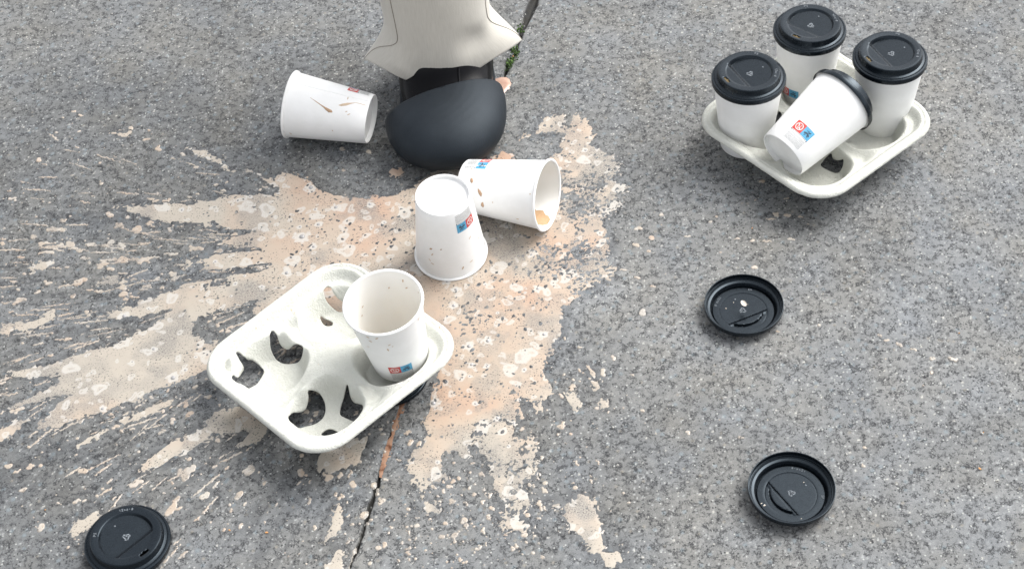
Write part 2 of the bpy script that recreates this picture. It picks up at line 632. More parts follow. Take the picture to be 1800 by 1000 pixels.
def bilerp(A, x0, y0, s, X, Y):
    fx = np.clip((X - x0) / s, 0, A.shape[1] - 1.001)
    fy = np.clip((Y - y0) / s, 0, A.shape[0] - 1.001)
    i, j = fx.astype(int), fy.astype(int)
    u, v = fx - i, fy - j
    return (A[j, i] * (1 - u) + A[j, i + 1] * u) * (1 - v) + (A[j + 1, i] * (1 - u) + A[j + 1, i + 1] * u) * v


CS = 0.0024
cX, cY = lattice(SX0, SX1, SY0, SY1, CS)
SDF = np.full(cX.shape, -1.0)
for P in SPILL:
    SDF = np.maximum(SDF, poly_sdf(cX, cY, P))


def spill_sdf(X, Y):
    """ragged distance (mm) inside the coffee; the fringe follows the direction of the splash"""
    s = bilerp(SDF, SX0, SY0, CS, X, Y) * 1000
    dx, dy = X - CENTRE[0], Y - CENTRE[1]
    r = np.hypot(dx, dy)
    th = np.arctan2(dy, dx)
    n = vnoise(r / 0.022, th * 42, 61) - 0.5
    n2 = fbm(X / 0.010, Y / 0.010, 63, 3) - 0.5
    n3 = vnoise(r / 0.05, th * 20, 65) - 0.5
    n4 = vnoise(r / 0.06, th * 95, 67) - 0.5
    n5 = fbm(X / 0.0032, Y / 0.0032, 69, 2) - 0.5
    return s + 3.6 + (n * 5.0 + n3 * 4.0 + n4 * 7.0) * sstep(0.08, 0.24, r) + n2 * 8.0 + n5 * 4.0


# ---- asphalt sheet
GS = 0.0014
GX, GY = lattice(-0.80, 0.80, 0.78, 2.02, GS)
GH, gi = ground_h(GX, GY, True)
fade = np.minimum(np.minimum(GX - GX.min(), GX.max() - GX), np.minimum(GY - GY.min(), GY.max() - GY))
GH = GH * sstep(0, 0.03, fade)
wetd = spill_sdf(GX, GY)
inb = (GX > SX0) & (GX < SX1) & (GY > SY0) & (GY < SY1)
wet = np.where(inb, sstep(-9, 0.5, wetd), 0) * (0.35 + 0.65 * sstep(0.35, 0.6, fbm(GX / 0.02, GY / 0.02, 71, 3)))
_dx, _dy = GX - CENTRE[0], GY - CENTRE[1]
_r, _th = np.hypot(_dx, _dy), np.arctan2(_dy, _dx)
_left = sstep(-0.05, -0.2, _dx) if False else (1 - sstep(-0.22, -0.05, _dx))
streak = sstep(0.48, 0.70, 0.5 * vnoise(_r / 0.11, _th * 55, 73) + 0.5 * vnoise(_r / 0.05, _th * 120, 74)) * (1 - sstep(0.42, 0.85, _r)) * _left
wet = np.maximum(wet, 0.75 * streak * (GY < 1.5))
grey = 0.160 * (1 + 0.42 * (fbm(GX / 0.09, GY / 0.09, 81, 4) - 0.5) + 0.40 * (fbm(GX / 0.33, GY / 0.33, 82, 3) - 0.5)) * (1 + 0.45 * (fbm(GX / 0.0045, GY / 0.0045, 83, 3) - 0.5))
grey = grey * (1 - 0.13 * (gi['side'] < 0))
f1b, f2b, hb = cells(GX / 0.0105 + 3.3, GY / 0.0105 + 1.7, 91)
f1c, f2c, hc = cells(GX / 0.0046 + 5.1, GY / 0.0046 + 2.2, 95)
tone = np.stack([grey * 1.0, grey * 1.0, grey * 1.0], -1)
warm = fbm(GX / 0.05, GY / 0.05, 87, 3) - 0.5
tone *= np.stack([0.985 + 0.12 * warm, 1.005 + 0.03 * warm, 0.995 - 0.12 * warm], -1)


def blend(mask, col):
    global tone
    tone = tone * (1 - mask[..., None]) + np.asarray(col) * mask[..., None]


hb2 = hsh(np.floor(hb * 7919), np.floor(hb * 104729), 5)
blend(0.75 * (hb > 0.72) * (hb <= 0.86) * (1 - sstep(0.14, 0.30, f1b)), (0.165, 0.195, 0.21))      # bluish stones
blend(0.8 * (hb > 0.86) * (hb <= 0.93) * (1 - sstep(0.08, 0.24, f1b)), (0.21, 0.195, 0.165))     # buff stones
blend(0.85 * (hb > 0.93) * (1 - sstep(0.06, 0.16, f1b)), (0.46, 0.45, 0.41))                        # white quartz
blend(0.7 * (hc > 0.90) * (1 - sstep(0.14, 0.34, f1c)), (0.34, 0.35, 0.345))                      # pale grains
blend(0.75 * (hc < 0.12) * (0.35 + 0.65 * gi['clus']) * (1 - sstep(0.16, 0.40, f1c)), (0.035, 0.036, 0.04))   # dark grains
blend(0.6 * gi['crev'], (0.022, 0.022, 0.025))                                                       # bitumen in the pits
blend(0.65 * gi['proud'] * (0.25 + 0.75 * gi['clus']), (0.050, 0.051, 0.055))
blend(0.97 * sstep(0, 0.35, gi['gro']), (0.016, 0.015, 0.012))                                                       # dirt in the joint
BX, BY = 300.0, 300.0
x0, x1, y0, y1 = GX.min(), GX.max(), GY.min(), GY.max()
ev = [(x0, y0, 0), (x1, y0, 0), (x1, y1, 0), (x0, y1, 0), (-BX, -BY, 0), (BX, -BY, 0), (BX, BY, 0), (-BX, BY, 0)]
eq = [(4, 5, 1, 0), (5, 6, 2, 1), (6, 7, 3, 2), (7, 4, 0, 3)]
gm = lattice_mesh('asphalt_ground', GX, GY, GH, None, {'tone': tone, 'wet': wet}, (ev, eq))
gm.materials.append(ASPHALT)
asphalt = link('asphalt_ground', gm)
asphalt['kind'] = 'structure'
asphalt['label'] = 'grey worn asphalt with dark pits and a narrow slab joint'

# ---- the film of coffee: a liquid sheet lying in the relief, stones stand out of it
FS = 0.00095
FX, FY = lattice(-0.70, 0.62, 0.82, 1.71, FS)
inF = (FX > SX0) & (FX < SX1) & (FY > SY0) & (FY < SY1)
fs = np.where(inF, spill_sdf(FX, FY), -9.0)
fg = ground_h(FX, FY)
core = np.zeros(FX.shape)
for (px, py, rad, amt) in ((520, 335, 0.05, 1.0), (450, 400, 0.08, 0.5), (880, 660, 0.08, 0.7), (1000, 250, 0.05, 0.5), (190, 640, 0.06, 0.6), (840, 590, 0.09, 0.5), (880, 152, 0.03, 1.3), (885, 280, 0.03, 1.0), (700, 300, 0.012, 1.0), (605, 808, 0.035, 1.3), (440, 745, 0.03, 1.2), (800, 690, 0.06, 0.9)):
    c = ground(px, py)
    core = np.maximum(core, amt * np.exp(-((FX - c[0]) ** 2 + (FY - c[1]) ** 2) / rad ** 2))
rough_zone = np.zeros(FX.shape)
for (px, py, rad, amt) in ((1040, 330, 0.07, 1.0), (1000, 470, 0.06, 0.8), (860, 560, 0.07, 0.6), (890, 720, 0.09, 0.65), (880, 860, 0.06, 0.7), (440, 600, 0.05, 0.35), (980, 230, 0.05, 0.6), (250, 690, 0.05, 0.35)):
    c = ground(px, py)
    rough_zone = np.maximum(rough_zone, amt * np.exp(-((FX - c[0]) ** 2 + (FY - c[1]) ** 2) / rad ** 2))
thick = 0.00024 + 0.00042 * (fbm(FX / 0.03, FY / 0.03, 101, 3) - 0.5) + 0.00022 * core - 0.00036 * rough_zone
lev = macro_h(FX, FY) + thick - 0.00045 * (1 - sstep(0.0, 9.0, fs)) - 0.0014 * (1 - sstep(-3.0, 1.2, fs))
vis = lev > fg - 0.0002
keep = (vis[:-1, :-1] | vis[:-1, 1:] | vis[1:, 1:] | vis[1:, :-1]) & (fs[:-1, :-1] > -4)
tint = np.clip(0.5 + 1.5 * (fbm(FX / 0.055, FY / 0.055, 111, 4) - 0.5) + 0.45 * core - 0.55 * sstep(0.14, 0.34, np.hypot(FX - CENTRE[0], FY - CENTRE[1])), 0, 1)
thin = 0.72 * sstep(0.50, 0.74, fbm(FX / 0.045, FY / 0.045, 121, 4)) * (1 - 0.7 * core)
thin = np.maximum(thin, 0.8 * rough_zone * sstep(0.42, 0.62, fbm(FX / 0.016, FY / 0.016, 123, 3)))
thin = np.maximum(thin, 0.6 * (1 - sstep(-0.5, 3.5, fs)))
thin = np.clip(thin + 0.5 * sstep(0.0001, -0.0002, lev - fg), 0, 0.9)
wX = FX + 0.013 * (fbm(FX / 0.012, FY / 0.012, 131, 2) - 0.5)
wY = FY + 0.013 * (fbm(FX / 0.012, FY / 0.012, 133, 2) - 0.5)
a1, _, ha = cells(wX / 0.026, wY / 0.026, 141)
ra = 0.10 + 0.26 * ((ha * 37.7) % 1)
foam = 0.8 * (ha < 0.32) * (1 - sstep(ra, ra + 0.07, a1)) * (0.45 + 0.55 * sstep(ra * 0.15, ra * 0.55, a1))
b1, _, hb_ = cells(wX / 0.0125, wY / 0.0125, 151)
rb = 0.14 + 0.18 * ((hb_ * 53.1) % 1)
foam = np.maximum(foam, 0.7 * (hb_ < 0.28) * (1 - sstep(rb, rb + 0.1, b1)) * (0.3 + 0.7 * sstep(rb * 0.2, rb * 0.7, b1)))
rng = np.random.default_rng(5)
bubbles = []
for _ in range(6000):
    if len(bubbles) >= 75:
        break
    j, i = rng.integers(0, FX.shape[0]), rng.integers(0, FX.shape[1])
    if fs[j, i] > 5 and lev[j, i] > fg[j, i]:
        p = (FX[j, i], FY[j, i])
        if all(math.hypot(p[0] - q[0], p[1] - q[1]) > 0.012 for q in bubbles):
            bubbles.append((p[0], p[1], lev[j, i], rng.uniform(0.0008, 0.0022) if rng.random() < 0.8 else rng.uniform(0.0022, 0.0038)))
for bx_, by_, bz_, br_ in bubbles:
    w = int((br_ * 3.2) / FS) + 1
    i0, j0 = int(round((bx_ - FX[0, 0]) / FS)), int(round((by_ - FY[0, 0]) / FS))
    sl_ = (slice(max(j0 - w, 0), j0 + w + 1), slice(max(i0 - w, 0), i0 + w + 1))
    d = np.hypot(FX[sl_] - bx_, FY[sl_] - by_) / br_
    d = d * (1 + 0.9 * (vnoise(FX[sl_] / 0.003, FY[sl_] / 0.003, 161) - 0.5))
    foam[sl_] = np.maximum(foam[sl_], 0.95 * (1 - sstep(1.8, 2.8, d)))
foam *= sstep(0, 3, fs)
fm = lattice_mesh('coffee_puddle', FX, FY, lev, keep, {'tint': tint, 'thin': thin, 'foam': foam})
fm.materials.append(COFFEE)
puddle = thing('coffee_puddle', 'splash of milky beige coffee spread over the asphalt with foam rings and long streaks', 'spill', me=fm)

# rust-brown coffee that has run into the joint below the carrier
jv, jf = [], []
jp = [(710, 704), (707, 716), (703, 728), (699, 740), (695, 752), (692, 764), (688, 776), (684, 789), (680, 802), (676, 815), (672, 828), (669, 838)]
jw = [6, 7.5, 8, 7, 6.5, 4.5, 7, 6, 6.5, 5, 5.5, 1.5]
for (px, py), w_ in zip(jp, jw):
    for k, dz in ((-1.15, -0.0014), (-0.8, -0.0011), (0.0, -0.0009), (0.8, -0.0011), (1.15, -0.0014)):
        g = ground(px + k * w_ + 1.3 * math.sin(py * 0.9 + k), py + 0.25 * k * w_)
        jv.append((g[0], g[1], dz))
for j in range(len(jp) - 1):
    for k in range(4):
        jf.append((j * 5 + k, j * 5 + k + 1, j * 5 + 6 + k, j * 5 + 5 + k))
RUST = Mat('rusty_coffee')
RUST.l(RUST.ramp(RUST.noise(75, 4, 0.6), [(0.36, (0.10, 0.045, 0.026)), (0.48, (0.26, 0.145, 0.095)), (0.65, (0.33, 0.225, 0.16))]), RUST.b.inputs['Base Color'])
RUST.set(Roughness=0.25)
mesh_obj('coffee_in_joint', jv, jf, RUST.m, puddle)

# a thick little pool beside the boot
pp = [(862, 143), (870, 139), (880, 136), (890, 136), (896, 140), (899, 148), (894, 156), (887, 163), (883, 170), (878, 168), (876, 161), (869, 153), (863, 148)]
pc = (881, 149)
pv = []
for k_, z_ in ((1.08, -0.0012), (0.9, 0.0007), (0.55, 0.0012)):
    for (px, py) in pp:
        g = ground(pc[0] + (px - pc[0]) * k_, pc[1] + (py - pc[1]) * k_)
        pv.append((g[0], g[1], z_))
pf = grid_faces(len(pp), 3) + [tuple(2 * len(pp) + i for i in range(len(pp)))]
SALMON = Mat('thick_coffee')
SALMON.l(SALMON.ramp(SALMON.noise(90, 3, 0.6), [(0.35, (0.37, 0.215, 0.15)), (0.6, (0.43, 0.275, 0.205))]), SALMON.b.inputs['Base Color'])
SALMON.set(Roughness=0.18)
mesh_obj('side_pool', pv, [tuple(reversed(q)) for q in pf], SALMON.m, puddle)

# bubbles standing in the foam
def join_blobs(name, blobs, mat, seg=10, parent=None):
    vs, fc = [], []
    for (x, y, z, r, h) in blobs:
        b = len(vs)
        for k, (rr, zz) in enumerate(((1.0, -0.1), (0.82, 0.55), (0.45, 0.9))):
            for i in range(seg):
                a = 2 * math.pi * i / seg
                vs.append((x + r * rr * math.cos(a), y + r * rr * math.sin(a), z + h * zz))
        vs.append((x, y, z + h))
        for k in range(2):
            for i in range(seg):
                fc.append((b + k * seg + i, b + k * seg + (i + 1) % seg, b + (k + 1) * seg + (i + 1) % seg, b + (k + 1) * seg + i))
        for i in range(seg):
            fc.append((b + 2 * seg + i, b + 2 * seg + (i + 1) % seg, b + 3 * seg))
    return mesh_obj(name, vs, fc, mat, parent)


BUB = Mat('foam_bubble')
BUB.set(Base_Color=(0.30, 0.295, 0.29, 1), Roughness=0.08, Alpha=1.0, Specular_IOR_Level=0.8)
bub = join_blobs('foam_bubbles', [(x, y, z, r, r * 0.55) for x, y, z, r in bubbles], BUB.m, parent=puddle)
bub['kind'] = 'stuff'

# ---- thrown drops: the same liquid in small blobs and dashes drawn out along the splash
fd = np.full(FX.shape, -9.0)


def drop_cloud():
    rg = random.Random(11)
    x_0, y_0 = FX[0, 0], FY[0, 0]

    def add(px, py, length, width, wob=0.25):
        g = ground(px, py)
        ang = math.atan2(g[1] - CENTRE[1], g[0] - CENTRE[0]) + rg.gauss(0, 0.16)
        ca, sa = math.cos(ang), math.sin(ang)
        n = max(1, int(round(length / width * 1.5)))
        w = int(length / 2 / FS) + 6
        i0, j0 = int((g[0] - x_0) / FS), int((g[1] - y_0) / FS)
        if i0 < 0 or j0 < 0 or i0 >= FX.shape[1] or j0 >= FX.shape[0]:
            return
        win = (slice(max(j0 - w, 0), j0 + w + 1), slice(max(i0 - w, 0), i0 + w + 1))
        for k in range(n):
            t = ((k + 0.5) / n - 0.5) * max(length - width, 0)
            o = rg.gauss(0, 0.22) * width
            r = 0.5 * width * rg.uniform(0.65, 1.15) * (1.0 if n < 3 else 0.8 + 0.35 * math.sin(math.pi * (k + 0.5) / n))
            cx, cy = g[0] + t * ca - o * sa, g[1] + t * sa + o * ca
            fd[win] = np.maximum(fd[win], (r - np.hypot(FX[win] - cx, FY[win] - cy)) * 1000)

    def sector(n, a0, a1, r0, r1, lmin, lmax, power=1.0):
        for _ in range(n):
            a = R(rg.uniform(a0, a1))
            r = r0 + (r1 - r0) * rg.random() ** power
            px, py = 800 + r * math.cos(a), 420 + 0.78 * r * math.sin(a)
            if not (-40 < px < 1840 and -40 < py < 1040):
                continue
            l = lmin + (lmax - lmin) * rg.random() ** 3.0
            w = max(0.0016, l * rg.uniform(0.45, 0.95)) * (1.0 if l < 0.007 else 0.55)
            add(px, py, l, w)
    sector(330, 165, 188, 230, 860, 0.0016, 0.018, 0.9)
    sector(400, 130, 166, 330, 1000, 0.0015, 0.015, 0.9)
    sector(190, 100, 132, 330, 780, 0.0015, 0.013, 0.8)
    sector(190, 62, 100, 280, 700, 0.0015, 0.013, 0.8)
    sector(260, 76, 98, 470, 740, 0.0014, 0.009, 1.0)
    sector(30, 48, 62, 280, 600, 0.0015, 0.009, 0.9)
    sector(110, 188, 205, 240, 760, 0.0016, 0.011, 1.1)
    sector(45, 10, 48, 330, 900, 0.0015, 0.011, 1.2)
    # long thin dashes thrown far to the left
    for n_, a0, a1 in ((80, 168, 184), (80, 148, 168), (60, 124, 148), (24, 186, 200)):
        for _ in range(n_):
            a, r = R(rg.uniform(a0, a1)), rg.uniform(300, 880)
            add(800 + r * math.cos(a), 420 + 0.78 * r * math.sin(a), rg.uniform(0.012, 0.050), rg.uniform(0.0018, 0.0032))
    sector(22, -14, 10, 330, 760, 0.0015, 0.012, 1.2)
    for (px, py, l, w) in ((214, 432, .016, .007), (176, 470, .010, .006), (250, 458, .020, .006), (300, 446, .022, .005), (345, 436, .024, .006),
                           (410, 432, .016, .006), (152, 548, .008, .006), (60, 700, .03, .006), (30, 720, .02, .006), (268, 352, .022, .005),
                           (292, 354, .014, .006), (265, 391, .012, .005), (140, 440, .012, .006), (110, 432, .016, .005), (92, 404, .020, .007),
                           (60, 416, .012, .005), (160, 430, .020, .006), (186, 462, .013, .007), (146, 492, .014, .007), (216, 504, .012, .007),
                           (640, 905, .010, .006), (672, 880, .014, .006), (655, 852, .010, .006), (820, 918, .016, .007), (800, 940, .010, .007),
                           (620, 850, .012, .006), (575, 838, .018, .008), (530, 830, .014, .006), (330, 830, .030, .008), (360, 870, .016, .007),
                           (310, 880, .018, .006), (300, 895, .026, .009), (440, 825, .018, .010), (420, 870, .016, .006), (240, 850, .020, .006),
                           (1010, 680, .014, .007), (1052, 716, .010, .007), (1060, 655, .014, .006), (1130, 548, .010, .008), (1118, 430, .012, .005),
                           (1145, 420, .010, .007), (215, 150, .006, .003), (230, 226, .010, .007), (258, 245, .012, .005), (278, 262, .014, .006),
                           (322, 272, .012, .005), (1356, 385, .016, .003), (1385, 379, .012, .005), (1408, 381, .009, .003), (1296, 420, .010, .003), (1322, 423, .008, .004), (1348, 424, .014, .003), (1390, 420, .012, .004), (1558, 599, .009, .005), (1580, 606, .012, .004), (1606, 614, .010, .003), (1640, 629, .010, .004), (1676, 631, .014, .004), (1122, 402, .013, .005), (1096, 474, .012, .003), (1120, 488, .010, .004), (1146, 503, .012, .003), (600, 264, .010, .007), (648, 268, .012, .006), (604, 300, .008, .004)):
        add(px, py, l, w, 0.32)


drop_cloud()
fd = fd + 1.3 * (fbm(FX / 0.004, FY / 0.004, 171, 2) - 0.5)
dlev = macro_h(FX, FY) + 0.00042 - 0.0016 * (1 - sstep(-0.9, 0.5, fd))
dvis = dlev > fg - 0.0001
dkeep = (dvis[:-1, :-1] | dvis[:-1, 1:] | dvis[1:, 1:] | dvis[1:, :-1]) & (fd[:-1, :-1] > -1.6) & ~keep
dtint = np.clip(0.25 + 0.9 * (fbm(FX / 0.03, FY / 0.03, 173, 2) - 0.5), 0, 1)
dthin = np.clip(0.75 * (1 - sstep(-0.3, 0.9, fd)) + 0.5 * sstep(0.52, 0.70, fbm(FX / 0.02, FY / 0.02, 175, 3)), 0, 0.9)
dfoam = 0.45 * sstep(0.45, 0.62, fbm(FX / 0.009, FY / 0.009, 177, 2)) * sstep(0.2, 1.0, fd)
dm = lattice_mesh('coffee_drops', FX, FY, dlev, dkeep, {'tint': dtint, 'thin': dthin, 'foam': dfoam})
dm.materials.append(COFFEE)
drops = link('coffee_drops', dm)
drops['kind'] = 'stuff'
drops['label'] = 'small beige coffee drops flung outward over the asphalt around the puddle'

# ---- moss, grit and leaf crumbs
def crumbs(name, items, mat, label):
    vs, fc = [], []
    ico = bmesh.new()
    bmesh.ops.create_icosphere(ico, subdivisions=1, radius=1)
    base = [v.co.copy() for v in ico.verts]
    tri = [[v.index for v in f.verts] for f in ico.faces]
    ico.free()
    rg = random.Random(3)
    for (x, y, z, sx, sy, sz) in items:
        b = len(vs)
        rot = Matrix.Rotation(rg.uniform(0, 6.28), 3, 'Z') @ Matrix.Rotation(rg.uniform(-0.5, 0.5), 3, 'X')
        for c in base:
            k = rg.uniform(0.72, 1.15)
            p = rot @ Vector((c.x * sx * k, c.y * sy * k, c.z * sz * k))
            vs.append((x + p.x, y + p.y, z + p.z))
        fc += [[b + i for i in t] for t in tri]
    o = mesh_obj(name, vs, fc, mat, smooth=False)
    o['kind'] = 'stuff'
    o['label'] = label
    return o


rg = random.Random(21)
moss = []
for (px, py, n) in ((906, 94, 30), (904, 102, 16), (900, 88, 14), (897, 110, 34), (893, 118, 30), (901, 84, 10), (914, 50, 26), (908, 80, 10)):
    for _ in range(n):
        g = ground(px + rg.gauss(0, 3.2), py + rg.gauss(0, 5.0))
        s = rg.uniform(0.0007, 0.0020)
        moss.append((g[0], g[1], rg.uniform(-0.002, 0.0022), s, s * rg.uniform(0.5, 1), s * rg.uniform(0.6, 1.3)))
MOSS = Mat('moss_green')
MOSS.l(MOSS.ramp(MOSS.noise(260, 3, 0.6), [(0.35, (0.015, 0.032, 0.006)), (0.55, (0.04, 0.085, 0.012)), (0.75, (0.10, 0.19, 0.025))]), MOSS.b.inputs['Base Color'])
MOSS.set(Roughness=0.8)
crumbs('moss', moss, MOSS.m, 'green moss clumps growing in the slab joint behind the boot')
grit = []
for _ in range(420):
    g = ground(rg.uniform(-60, 1860), rg.uniform(-40, 1040))
    s = rg.uniform(0.0005, 0.0013) * (1 if rg.random() < 0.9 else 1.7)
    grit.append((g[0], g[1], s * 0.5, s, s * rg.uniform(0.6, 1), s * 0.7))
GRIT = Mat('loose_grit')
GRIT.l(GRIT.ramp(GRIT.noise(60, 2, 0.5), [(0.35, (0.16, 0.16, 0.16)), (0.6, (0.40, 0.39, 0.36))]), GRIT.b.inputs['Base Color'])
GRIT.set(Roughness=0.85)
crumbs('grit', grit, GRIT.m, 'loose pale grit scattered on the asphalt')
leafy = []
for (px, py, s) in ((469, 936, 0.0022), (404, 932, 0.0017), (80, 896, 0.0013), (1722, 824, 0.0020), (1728, 761, 0.0013), (1322, 402, 0.0013), (1686, 586, 0.0013), (902, 100, 0.0016)):
    g = ground(px, py)
    leafy.append((g[0], g[1], 0.0009, s * 0.55, s, 0.0006))
crumbs('leaf_crumbs', leafy, mat_plain('dry_leaf', (0.42, 0.21, 0.07), 0.7), 'tiny orange crumbs of dry leaf on the asphalt')


# ------------------------------------------------------------------ paper cups
CUP_H, CUP_RB, CUP_RT = 0.106, 0.0318, 0.0422


def cup_r(z):
    return CUP_RB + (CUP_RT - CUP_RB) * z / CUP_H


N_CUP = 96
_wall = [(CUP_RB - 0.0016, 0.0006), (CUP_RB - 0.0006, 0.0), (CUP_RB, 0.0007), (cup_r(0.02), 0.02), (cup_r(0.05), 0.05),
         (cup_r(0.08), 0.08), (cup_r(CUP_H - 0.0012), CUP_H - 0.0012)]
_v, _f = revolve(_wall, N_CUP)


def data(name, verts, faces, mats, sharp=40, midx=None):
    o = mesh_obj(name, verts, faces, mats, None, True, sharp, midx)
    me = o.data
    bpy.data.objects.remove(o)
    return me


# the overlapped side seam is a slightly raised strip
_sv, _sf = [], []
for k in range(9):
    z = 0.0012 + (CUP_H - 0.004) * k / 8
    for a in (-0.07, -0.068, 0.0):
        r = cup_r(z) + (0.00035 if a > -0.07 else -0.0001) - (0.0003 if a == 0.0 else 0)
        _sv.append((r * math.cos(a), r * math.sin(a), z))
for k in range(8):
    for i in range(2):
        _sf.append((k * 3 + i, k * 3 + i + 1, k * 3 + 4 + i, k * 3 + 3 + i))
_sf = [tuple(q) for q in _sf] + []
_n0 = len(_v)
_v = _v + _sv
_f = _f + [tuple(i + _n0 for i in q) for q in _sf]
D_WALL = data('cup_wall', _v, _f, PAPER)
_in = [(CUP_RT - 0.0010, CUP_H - 0.0002), (cup_r(0.08) - 0.0007, 0.08), (cup_r(0.04) - 0.0007, 0.04), (cup_r(0.0075) - 0.0007, 0.0085),
       (cup_r(0.0075) - 0.0020, 0.0072), (0.015, 0.0070), (0.0001, 0.0070)]
_v, _f = revolve(_in, N_CUP)
D_IN = data('cup_lining', _v, [tuple(reversed(q)) for q in _f], INSIDE)
_rl = []
for k in range(13):
    a = 2 * math.pi * k / 12
    _rl.append((CUP_RT + 0.0004 + 0.0017 * math.cos(a), CUP_H - 0.0006 + 0.0016 * math.sin(a)))
_v, _f = revolve(_rl, N_CUP)
D_RIM = data('rolled_rim', _v, [tuple(reversed(q)) for q in _f], PAPER)
_bs = [(CUP_RB - 0.0016, 0.0006), (cup_r(0.006) - 0.0018, 0.0055), (cup_r(0.006) - 0.0030, 0.0062), (0.014, 0.0061), (0.0001, 0.0061)]
_v, _f = revolve(_bs, N_CUP)
D_BASE = data('cup_base', _v, _f, PAPER)


def make_print():
    """printed panel: red and blue squares with signs, small grey lines below; angle 0 = middle of the panel"""
    vs, fc, mi = [], [], []

    def patch(s0, s1, z0, z1, m, off=0.00018, nx=8):
        b = len(vs)
        for z in (z0, z1):
            r = cup_r(z) + off
            for i in range(nx + 1):
                a = (s0 + (s1 - s0) * i / nx) / cup_r(0.03)
                vs.append((r * math.cos(a), r * math.sin(a), z))
        for i in range(nx):
            fc.append((b + i, b + i + 1, b + nx + 2 + i, b + nx + 1 + i))
            mi.append(m)

    def stroke(pts, w, m, off=0.0003):
        for (u0, z0), (u1, z1) in zip(pts[:-1], pts[1:]):
            L = math.hypot(u1 - u0, z1 - z0) + 1e-9
            nx, nz = -(z1 - z0) / L * w / 2, (u1 - u0) / L * w / 2
            b = len(vs)
            for (u, z) in ((u0 + nx, z0 + nz), (u0 - nx, z0 - nz), (u1 - nx, z1 - nz), (u1 + nx, z1 + nz)):
                r = cup_r(z) + off
                a = u / cup_r(0.03)
                vs.append((r * math.cos(a), r * math.sin(a), z))
            fc.append((b, b + 1, b + 2, b + 3))
            mi.append(m)

    S = 0.0132
    zb = 0.0200
    patch(-S, 0.0, zb, zb + S, 0)
    patch(0.0, S, zb, zb + S, 1)
    c = (-S / 2, zb + S / 2)
    ring = [(c[0] + 0.0045 * math.cos(t), c[1] + 0.0045 * math.sin(t)) for t in [2 * math.pi * i / 16 for i in range(17)]]
    stroke(ring, 0.0010, 2)
    stroke([(c[0] - 0.0032, c[1] + 0.0032), (c[0] + 0.0032, c[1] - 0.0032)], 0.0010, 2)
    stroke([(c[0] - 0.0016, c[1] + 0.0026), (c[0] - 0.001, c[1] - 0.0026), (c[0] + 0.001, c[1] - 0.0026), (c[0] + 0.0016, c[1] + 0.0026)], 0.0007, 2, 0.00034)
    c = (S / 2, zb + S / 2)
    stroke([(c[0] - 0.0042, c[1] - 0.0016), (c[0] - 0.002, c[1] - 0.0002), (c[0] + 0.0012, c[1] - 0.0004), (c[0] + 0.0036, c[1] - 0.0022)], 0.0020, 3)
    stroke([(c[0] + 0.0006, c[1] + 0.0012), (c[0] + 0.0030, c[1] + 0.0034)], 0.0013, 3)
    stroke([(c[0] - 0.0028, c[1] + 0.0030), (c[0] - 0.0002, c[1] + 0.0020), (c[0] + 0.0004, c[1] + 0.0040)], 0.0008, 3)
    stroke([(c[0] - 0.0014, c[1] - 0.0018), (c[0] - 0.0024, c[1] - 0.0042)], 0.0009, 3)
    stroke([(c[0] + 0.0010, c[1] - 0.0018), (c[0] + 0.0022, c[1] - 0.0044)], 0.0009, 3)
    # dotted strip under the squares, black marks at its ends
    patch(-S, -S + 0.0014, zb - 0.0018, zb - 0.0003, 3)
    patch(S - 0.0014, S, zb - 0.0018, zb - 0.0003, 3)
    rg = random.Random(2)
    u = -S + 0.002
    while u < S - 0.002:
        w = rg.uniform(0.0004, 0.0010)
        patch(u, u + w, zb - 0.0016, zb - 0.0005, 4, nx=1)
        u += w + 0.0005
    u = -S + 0.0005
    while u < S - 0.0006:                                         # columns of tiny type
        z = zb - 0.0026
        while z > 0.0055:
            l = rg.uniform(0.0010, 0.0034)
            patch(u, u + 0.00045, max(z - l, 0.005), z, 4, nx=1)
            z -= l + 0.0005
        u += 0.00105
    return data('printed_panel', vs, fc, [RED, BLUE, WHITEINK, INK, GREY], None, mi)


D_PRINT = make_print()


# ------------------------------------------------------------------ lids
def lid_floor(x, y, r):
    """height of the sunk drinking panel of the lid (m), x towards the sip hole"""
    z_far, z_deep = 0.0135, 0.0098
    t = np.clip((x + 0.027) / 0.037, 0, 1)
    z = z_far + (z_deep - z_far) * t
    up = np.clip((x - 0.0100) / 0.0065, 0, 1)
    z = np.where(x > 0.0100, z_deep + (0.0152 - z_deep) * up, z)
    lip = sstep(0.0268, 0.0286, r)
    return z * (1 - lip) + 0.0157 * lip


